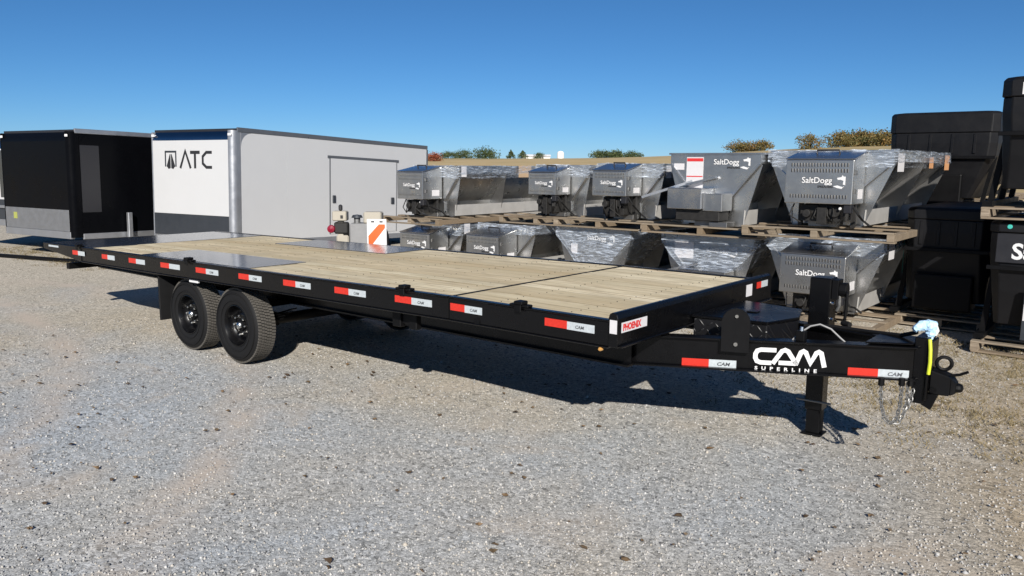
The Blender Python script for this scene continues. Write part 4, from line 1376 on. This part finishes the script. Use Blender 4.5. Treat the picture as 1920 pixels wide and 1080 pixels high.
# ------------------------------------------------------------------ black poly spreaders on the right
def poly_spreader(label, xc, y0, z0, Wt, L, H, lid_h, seed=0, lettering=None, low=0.0):
    t = thing('salt_spreader', label, 'salt spreader', (xc, y0, z0), 0, 'black plastic salt spreaders stacked at the right')
    hw, bw = Wt / 2, max(0.46, low * Wt / 2)
    zl = H - lid_h
    band = 0.36
    c = 0.10
    def octo(h, l0, l1, cc):
        return [(-h + cc, l0), (h - cc, l0), (h, l0 + cc), (h, l1 - cc), (h - cc, l1), (-h + cc, l1), (-h, l1 - cc), (-h, l0 + cc)]
    def loft(levels):
        mb = MB(); vs = []; n = 8
        for (h, l0, l1, z, cc) in levels:
            vs += [(x, y, z) for x, y in octo(h, l0, l1, cc)]
        fs = [tuple(range(n))[::-1], tuple(range((len(levels) - 1) * n, len(levels) * n))]
        for i in range(len(levels) - 1):
            for j in range(n):
                fs.append((i * n + j, i * n + (j + 1) % n, (i + 1) * n + (j + 1) % n, (i + 1) * n + j))
        return mb.add(vs, fs)
    body = loft([(bw, 0.12, L - 0.1, 0.14 * H, 0.05), (hw * 0.96, 0.02, L, zl - band, c), (hw * 0.98, 0.01, L, zl - band * 0.45, c), (hw * 0.98, 0.01, L, zl - 0.004, c)]).build('hopper', 'black_poly', t, 0.012, seg=2)
    loft([(hw, 0, L + 0.02, zl, c), (hw, 0, L + 0.02, H - 0.05, c), (hw - 0.03, 0.03, L - 0.01, H - 0.012, c), (hw - 0.10, 0.12, L - 0.1, H, c)]).build('lid', 'black_poly', t, 0.012, seg=2)
    for k in range(1, 5):
        xk = -hw + k * 2 * hw / 5
        MB().box(xk - 0.02, xk + 0.02, 0.0 if low else -0.004, 0.012 if low else 0.012, zl - band * 0.9, zl - 0.02).build('rib', 'black_poly', t, 0.004)
    MB().box(-hw * 0.98, hw * 0.98, -0.03, 0.008, zl - band - 0.05, zl - band - 0.005).build('front_rail', 'black_matte', t, 0.004)
    for s in (-1, 1):
        for y in (0.30, L * 0.5, L - 0.3):
            MB().beam((s * (hw * 0.92), y, zl - band - 0.02), (s * (bw + 0.12), y, 0.03), 0.06, 0.06).build('leg', 'black_matte', t)
        MB().box(s * (bw + 0.12) - 0.05, s * (bw + 0.12) + 0.05, 0.1, L, 0.0, 0.06).build('sill', 'black_matte', t)
    MB().box(-0.34, 0.34, -0.02, 0.32, 0.10, 0.28 * H + 0.16).build('engine_cover', 'black_matte', t, 0.02, seg=2)
    if lettering:
        lettering(t, hw, zl, H)
    return t
pallet(-1.0, 0.75, 9.9, 12.2, 0.0, 'dark pallet on the ground deep in the shade of the black hoppers')
poly_spreader('lower black plastic spreader in deep shade beside the steel spreaders', -0.12, 10.0, 0.131, 1.5, 2.2, 1.08, 0.16)
pallet(-1.0, 0.75, 9.9, 12.2, 1.212, 'dark pallet under the black spreader with the big lid')
poly_spreader('black plastic spreader with a deep square lid rising behind the steel ones', -0.14, 10.0, 1.343, 1.58, 2.2, 1.585, 0.33)
pallet(0.1, 1.14, 6.95, 9.1, 0.0, 'pallet in black shade on the ground between the steel and the lettered spreaders')
poly_spreader('low black spreader on the ground squeezed between the steel spreader and the lettered black one', 0.62, 7.0, 0.131, 1.0, 2.2, 1.42, 0.16, low=0.92)
pallet(-1.3, 0.55, 12.6, 14.8, 0.0, 'pallet on the ground under the added far black spreader')
poly_spreader('added black spreader farthest back, keeping the gap under the big lidded one dark', -0.38, 12.7, 0.131, 1.8, 2.1, 1.3, 0.16)  # stack added behind so the view under the lidded hopper stays dark
pallet(-1.3, 0.55, 12.6, 14.8, 1.432, 'pallet carried by the added far black spreader')
poly_spreader('added upper black spreader darkening the view behind the big lidded one', -0.38, 12.7, 1.563, 1.7, 2.1, 1.1, 0.16)  # unseen upper unit of the added dark stack
def letG(t, hw, zl, H):
    MB().box(-hw + 0.20, hw - 0.2, -0.004, -0.0005, H - 0.20, H - 0.075).build('white_label', 'paper', t)
    p = Vector((-hw + 0.36, -0.003, zl - 0.19))
    strokes([[(0, 0), (0.10, 0.03), (0.12, 0.12)], [(0.07, 0.0), (0.3, 0.0)]], 0.016, p, (1, 0, 0), (0, 0, 1), 'hound_mark', 'white_film', t)
def letH(t, hw, zl, H):
    MB().box(-hw + 0.09, hw - 0.09, -0.012, 0.004, zl - 0.33, zl - 0.01).build('front_sheet', 'grey_panel', t, 0.006)
    MB().box(-hw + 0.40, -hw + 0.56, -0.05, 0.0, 0.06, 0.62).build('frame_post', 'guard', t, 0.006)
    text('lettering', 'SaltDogg', 0.24, 'white_film', t, (-hw + 0.24, -0.0145, zl - 0.28), (1, 0, 0), (0, 0, 1), 0.006)
    MB().lathe([(0, -0.006), (0.022, -0.006), (0.026, 0.0)], (-hw + 0.20, -0.0005, H - 0.075), 'y', 14).build('round_tag', 'teal', t)
    MB().box(-hw + 0.41, -hw + 0.55, -0.056, -0.0505, 0.28, 0.46).build('number_plate', 'paper', t)
pallet(1.19, 2.95, 5.72, 7.9, 0.0, 'grey pallet on the ground at the right edge under the black spreader')
poly_spreader('lower black spreader at the right edge with large white lettering and teal dot', 2.02, 5.8, 0.131, 1.54, 2.1, 1.36, 0.14, lettering=letH, low=0.86)
pallet(1.17, 2.95, 5.72, 7.9, 1.492, 'grey wooden pallet under the topmost black spreader at the right edge')
poly_spreader('topmost black spreader at the right edge with a long white label', 2.02, 5.8, 1.623, 1.56, 2.1, 1.40, 0.22, lettering=letG, low=0.9)

# ------------------------------------------------------------------ enclosed trailers behind
def enclosed(label, corner, w, L, z0, z1, kind, rz=rad(8.1), pitch=rad(2.0)):
    t = thing('enclosed_trailer', label, 'trailer', (corner[0], corner[1], 0), 0)
    t.rotation_euler = (-pitch, 0, rz)
    white = kind != 'black'
    pan = 'white' if white else 'black_side'
    trim = 'alu_dark' if white else 'alu'
    r = 0.16
    # core box
    MB().box(-w + 0.012, -0.012, r * 0.5, L - 0.01, z0, z1 - 0.012).build('body', 'grey_panel', t)
    # front face panel
    zg, zc = z0 + 0.55, z1 - 0.24
    MB().box(-w + 0.05, -0.13, -0.006, r * 0.5 - 0.001, zg, zc).build('front_panel', pan, t, 0.004)
    MB().box(-w + 0.05, -0.13, -0.008, r * 0.5 - 0.001, z0 + 0.10, zg - 0.003).build('stone_guard', 'guard' if white else 'tread_grey', t, 0.004)
    MB().box(-w + 0.03, -0.10, -0.012, r * 0.5 - 0.002, z0 - 0.05, z0 + 0.097).build('bottom_rail', 'alu', t, 0.004)
    # rolled roof cap
    prof = [(0.0, zc + 0.003)]
    for i in range(9):
        a = pi / 2 * i / 8
        prof.append((0.24 - 0.24 * cos(a), zc + 0.24 * sin(a)))
    prof += [(0.6, zc + 0.245), (0.6, zc + 0.003)]
    MB().prism([(y, z) for y, z in prof], 'x', -w + 0.05, -0.12).build('roof_cap', 'cap_blue' if white else 'black_side', t, smooth=True)
    # rounded right front corner post
    mb = MB()
    n = 8
    vs = []
    arc = [(-0.125, -0.010)] + [(-0.125 + 0.127 * sin(pi / 2 * i / n), 0.117 - 0.127 * cos(pi / 2 * i / n)) for i in range(n + 1)] + [(0.002, 0.20), (-0.02, 0.20), (-0.125, 0.10)]
    mb.prism(arc, 'z', z0 - 0.02, z1 - 0.05)
    mb.build('corner_post', 'alu' if white else 'black_side', t, smooth=True)
    MB().box(-w, -w + 0.048, -0.008, 0.12, z0 - 0.02, z1 - 0.06).build('corner_post', 'alu' if white else 'black_side', t, 0.02, seg=2)
    # right side: panels between thin seams, trim top and bottom
    n_p = 5
    ya, yb = 0.203, L - 0.05
    pl = (yb - ya) / n_p
    for i in range(n_p):
        MB().box(-0.011, 0.003, ya + i * pl + 0.0008, ya + (i + 1) * pl - 0.0008, z0 + 0.06, z1 - 0.085).build('side_panel', pan, t)
    MB().box(-0.03, 0.010, 0.12, L, z1 - 0.0845, z1 + 0.012).build('roof_rail', trim, t, 0.012, seg=2)
    MB().box(-0.03, 0.010, ya, L, z0 - 0.06, z0 + 0.058).build('bottom_rail', 'alu', t, 0.006)
    MB().box(-0.03, 0.012, L - 0.049, L + 0.01, z0, z1 - 0.09).build('corner_post', trim, t)
    # rounded inner corner between post and roof rail
    R_ = 0.26
    arc = [(ya, z1 - 0.085), (ya, z1 - 0.085 - R_)] + [(ya + R_ - R_ * cos(pi / 2 * i / 8), z1 - 0.085 - R_ + R_ * sin(pi / 2 * i / 8)) for i in range(1, 9)]
    MB().prism(arc, 'x', 0.0032, 0.008).build('corner_gusset', 'alu' if white else 'black_side', t)
    # rivet rows down the panel seams
    mb = MB()
    for i in range(n_p + 1):
        for k in range(22):
            zz = z0 + 0.1 + k * (z1 - z0 - 0.24) / 21
            yy = ya + 0.02 + i * (yb - ya - 0.04) / n_p
            mb.hexa([(0.0031, yy - 0.006, zz - 0.006), (0.0031, yy + 0.006, zz - 0.006), (0.0031, yy + 0.006, zz + 0.006), (0.0031, yy - 0.006, zz + 0.006),
                     (0.0065, yy - 0.004, zz - 0.004), (0.0065, yy + 0.004, zz - 0.004), (0.0065, yy + 0.004, zz + 0.004), (0.0065, yy - 0.004, zz + 0.004)])
    tag(mb.build('rivets', pan, t), kind='stuff')
    MB().box(-w + 0.01, -0.031, 0.61, L, z1 - 0.012, z1 + 0.006).build('roof', 'alu' if white else 'black_side', t)
    # wheels, fully modelled but mostly hidden
    for y in (L * 0.55, L * 0.55 + 0.85):
        for x in (-0.12, -w - 0.10):
            mb = MB()
            mb.lathe([(0.2, 0), (0.22, -0.02), (0.33, -0.02), (0.36, 0.02), (0.36, 0.20), (0.2, 0.22)], (x, y, 0.36), 'x', 28)
            wl = mb.build('wheel', 'rubber', t, smooth=True)
            MB().lathe([(0, 0.03), (0.08, 0.02), (0.20, 0.005), (0.205, 0.10)], (x, y, 0.36), 'x', 24).build('rim', 'alu', wl, smooth=True)
    for x in (-0.07, -w + 0.08):
        MB().box(x - 0.05, x + 0.05, -0.02, -0.0125, z1 - 0.16, z1 - 0.11).build('clearance_light', 'white_film', t, 0.004)
    return t, zg, zc

WC = (-11.65, 4.50)
tw, zg, zc = enclosed('tall white enclosed trailer with black emblem and letters on its front', WC, 2.55, 6.35, 0.42, 2.73, 'white')
# side door outline, hinges and latch
dy0, dy1, dzt, dzb = 2.72, 5.06, 2.26, 0.54
mb = MB()
mb.box(0.0035, 0.020, dy0 - 0.09, dy1 + 0.08, dzt, dzt + 0.055)
mb.box(0.0035, 0.013, dy0 - 0.03, dy0 - 0.001, dzb, dzt - 0.001)
mb.box(0.0035, 0.013, dy1 + 0.001, dy1 + 0.02, dzb, dzt - 0.001)
mb.build('door_frame', 'alu_dark', tw)
dr = MB().box(0.0035, 0.012, dy0 + 0.004, dy1 - 0.004, dzb, dzt - 0.005).build('side_door', 'white', tw)
MB().box(0.0125, 0.04, dy0 + 0.05, dy0 + 0.15, 1.25, 1.42).build('latch', 'guard', dr, 0.01)
MB().box(0.0125, 0.04, dy1 - 0.22, dy1 - 0.10, 1.22, 1.38).build('latch', 'guard', dr, 0.01)
MB().box(0.0105, 0.03, 1.55, 1.80, 0.42, 0.46).build('marker_lamp', 'dark_film', tw)
# emblem and letters on the front
def atc():
    X, Z = (1, 0, 0), (0, 0, 1)
    y = -0.0075
    o = (-2.08, y, 1.90)
    strokes([[(0.0, 0.05), (0.0, 0.36), (0.34, 0.36), (0.34, 0.05)]], 0.04, o, X, Z, 'emblem_frame', 'guard', tw)
    mb = MB()
    for poly in ([(0.145, 0.31), (0.165, 0.31), (0.165, 0.02), (0.10, 0.0), (0.035, 0.06)], [(0.185, 0.31), (0.205, 0.31), (0.315, 0.06), (0.25, 0.0), (0.185, 0.02)]):
        mb.prism([(o[0] + a, o[2] + b) for a, b in poly], 'y', y - 0.002, y)
    mb.build('emblem', 'dark_film', tw)
    strokes([[(0.48, 0.02), (0.645, 0.37), (0.81, 0.02)]], 0.062, o, X, Z, 'letter', 'dark_film', tw)
    strokes([[(0.80, 0.345), (1.10, 0.345)], [(0.95, 0.31), (0.95, 0.02)]], 0.066, o, X, Z, 'letter', 'dark_film', tw)
    strokes([[(1.47, 0.345), (1.30, 0.345), (1.19, 0.26), (1.19, 0.12), (1.30, 0.045), (1.47, 0.045)]], 0.06, o, X, Z, 'letter', 'dark_film', tw)
atc()
BC = (-14.65, 2.70)
tb_, _, _ = enclosed('black enclosed trailer with a grey stone guard left of the white one', BC, 2.62, 6.2, 0.50, 2.70, 'black', pitch=rad(1.2))
MB().box(0.0075, 0.011, 0.21, 0.62, 1.0, 2.38).build('grey_side_panel', 'grey_panel', tb_)
MB().box(0.05, 0.13, 1.15, 1.25, 0.18, 0.98).build('stabiliser_post', 'alu', tb_, 0.01)
MB().box(0.05, 0.12, 2.72, 2.80, 0.30, 0.92).build('stabiliser_post', 'paper', tb_, 0.01)
o = MB().box(-2.24, -2.10, -0.0125, -0.0085, 0.80, 0.94); o.build('warning_label', 'warning_yellow', tb_)
# further trailer cut by the left edge of the picture
RC = (-17.35, 2.62)
tr_, _, _ = enclosed('white trailer cut off by the left edge, next to the black one', RC, 2.5, 6.2, 0.62, 2.55, 'white2', pitch=rad(0.8))
MB().box(-0.62, -0.24, -0.013, -0.0075, 1.22, 2.28).build('window', 'glass', tr_)
MB().box(-0.75, -0.1, -0.06, -0.013, 0.98, 1.04).build('ledge', 'alu', tr_)

# ------------------------------------------------------------------ bits between the rear trailers and the stacks
def machine():
    t = thing('parked_machine', 'beige and grey machine with a red lamp, showing above the deck before the white trailer', 'machine', (-6.93, 3.68, 0), YAW - pi / 2)
    def bx(n, a, m_, b=0.01): return MB().box(*a).build(n, m_, t, b)
    # local x = to the right as seen from the yard, y = away
    bx('frame', (-0.42, 0.55, 0.0, 0.5, 0.48, 0.60), 'grey_mach')
    bx('leg', (-0.36, -0.26, 0.05, 0.15, 0.001, 0.479), 'grey_mach'); bx('leg', (0.38, 0.48, 0.05, 0.15, 0.001, 0.479), 'grey_mach')
    bx('control_box', (-0.36, -0.14, 0.05, 0.25, 1.16, 1.31), 'beige', 0.014)
    bx('dial', (-0.23, -0.19, 0.04, 0.0495, 1.20, 1.25), 'dark_film', 0.004)
    bx('mast', (-0.29, -0.20, 0.10, 0.19, 0.601, 1.159), 'beige')
    bx('beacon', (-0.275, -0.215, 0.12, 0.18, 1.311, 1.41), 'dark_film', 0.02)
    bx('housing', (-0.10, 0.30, 0.05, 0.4, 0.601, 1.12), 'grey_mach', 0.02)
    bx('second_box', (0.12, 0.40, 0.06, 0.3, 1.121, 1.30), 'beige', 0.02)
    MB().lathe([(0, 0.05), (0.07, 0.04), (0.09, 0.0)], (0.0, 0.2, 1.205), 'z', 18).build('filler_cap', 'guard', t, smooth=True)
    MB().lathe([(0, 0.0), (0.05, 0.0), (0.05, 0.085)], (0.0, 0.2, 1.121), 'z', 14).build('filler_neck', 'zinc', t, smooth=True)
    mb = MB(); mb.lathe([(0, -0.03), (0.055, -0.02), (0.065, 0.02), (0.03, 0.05)], (-0.38, 0.05, 1.035), 'y', 18)
    mb.build('red_lamp', 'red_lamp', t, smooth=True)
    bx('lamp_bracket', (-0.34, -0.12, 0.07, 0.2, 0.96, 1.14), 'engine', 0.02)
    bx('side_tank', (-0.30, -0.105, 0.03, 0.069, 0.72, 0.94), 'beige', 0.02)
machine()
def board():
    t = thing('barricade_board', 'white upright board with a bold orange diagonal stripe behind the deck', 'road sign', (-5.63, 2.98, 0), YAW - pi / 2)
    MB().box(-0.135, 0.135, 0.0, 0.02, 0.60, 1.29).build('panel', 'white_film', t, 0.006)
    def band(z):
        return MB().prism([(-0.115, z), (-0.115, z + 0.13), (0.03, z + 0.29), (0.115, z + 0.29), (0.115, z + 0.24), (-0.07, z)], 'y', -0.002, -0.0003).build('stripe', 'orange', t)
    band(0.93); band(0.62)
    for x in (-0.075, 0.04):
        MB().box(x, x + 0.045, -0.004, -0.0005, 1.245, 1.265).build('slot', 'dark_film', t)
    MB().box(-0.30, 0.30, -0.22, 0.24, 0.001, 0.07).build('base', 'rubber', t, 0.01)
    MB().box(-0.03, 0.03, 0.021, 0.05, 0.071, 1.1).build('post', 'white_film', t)
board()
# unidentified low dark strip on the gravel past the tail of the trailer
tm = MB().beam((-17.4, 1.75, 0.03), (-14.2, 2.65, 0.03), 0.12, 0.07).build('ground_strip', 'black_matte', None, 0.01)
tag(tm, 'long low dark strip on gravel beyond the tail of the flatbed', 'beam')
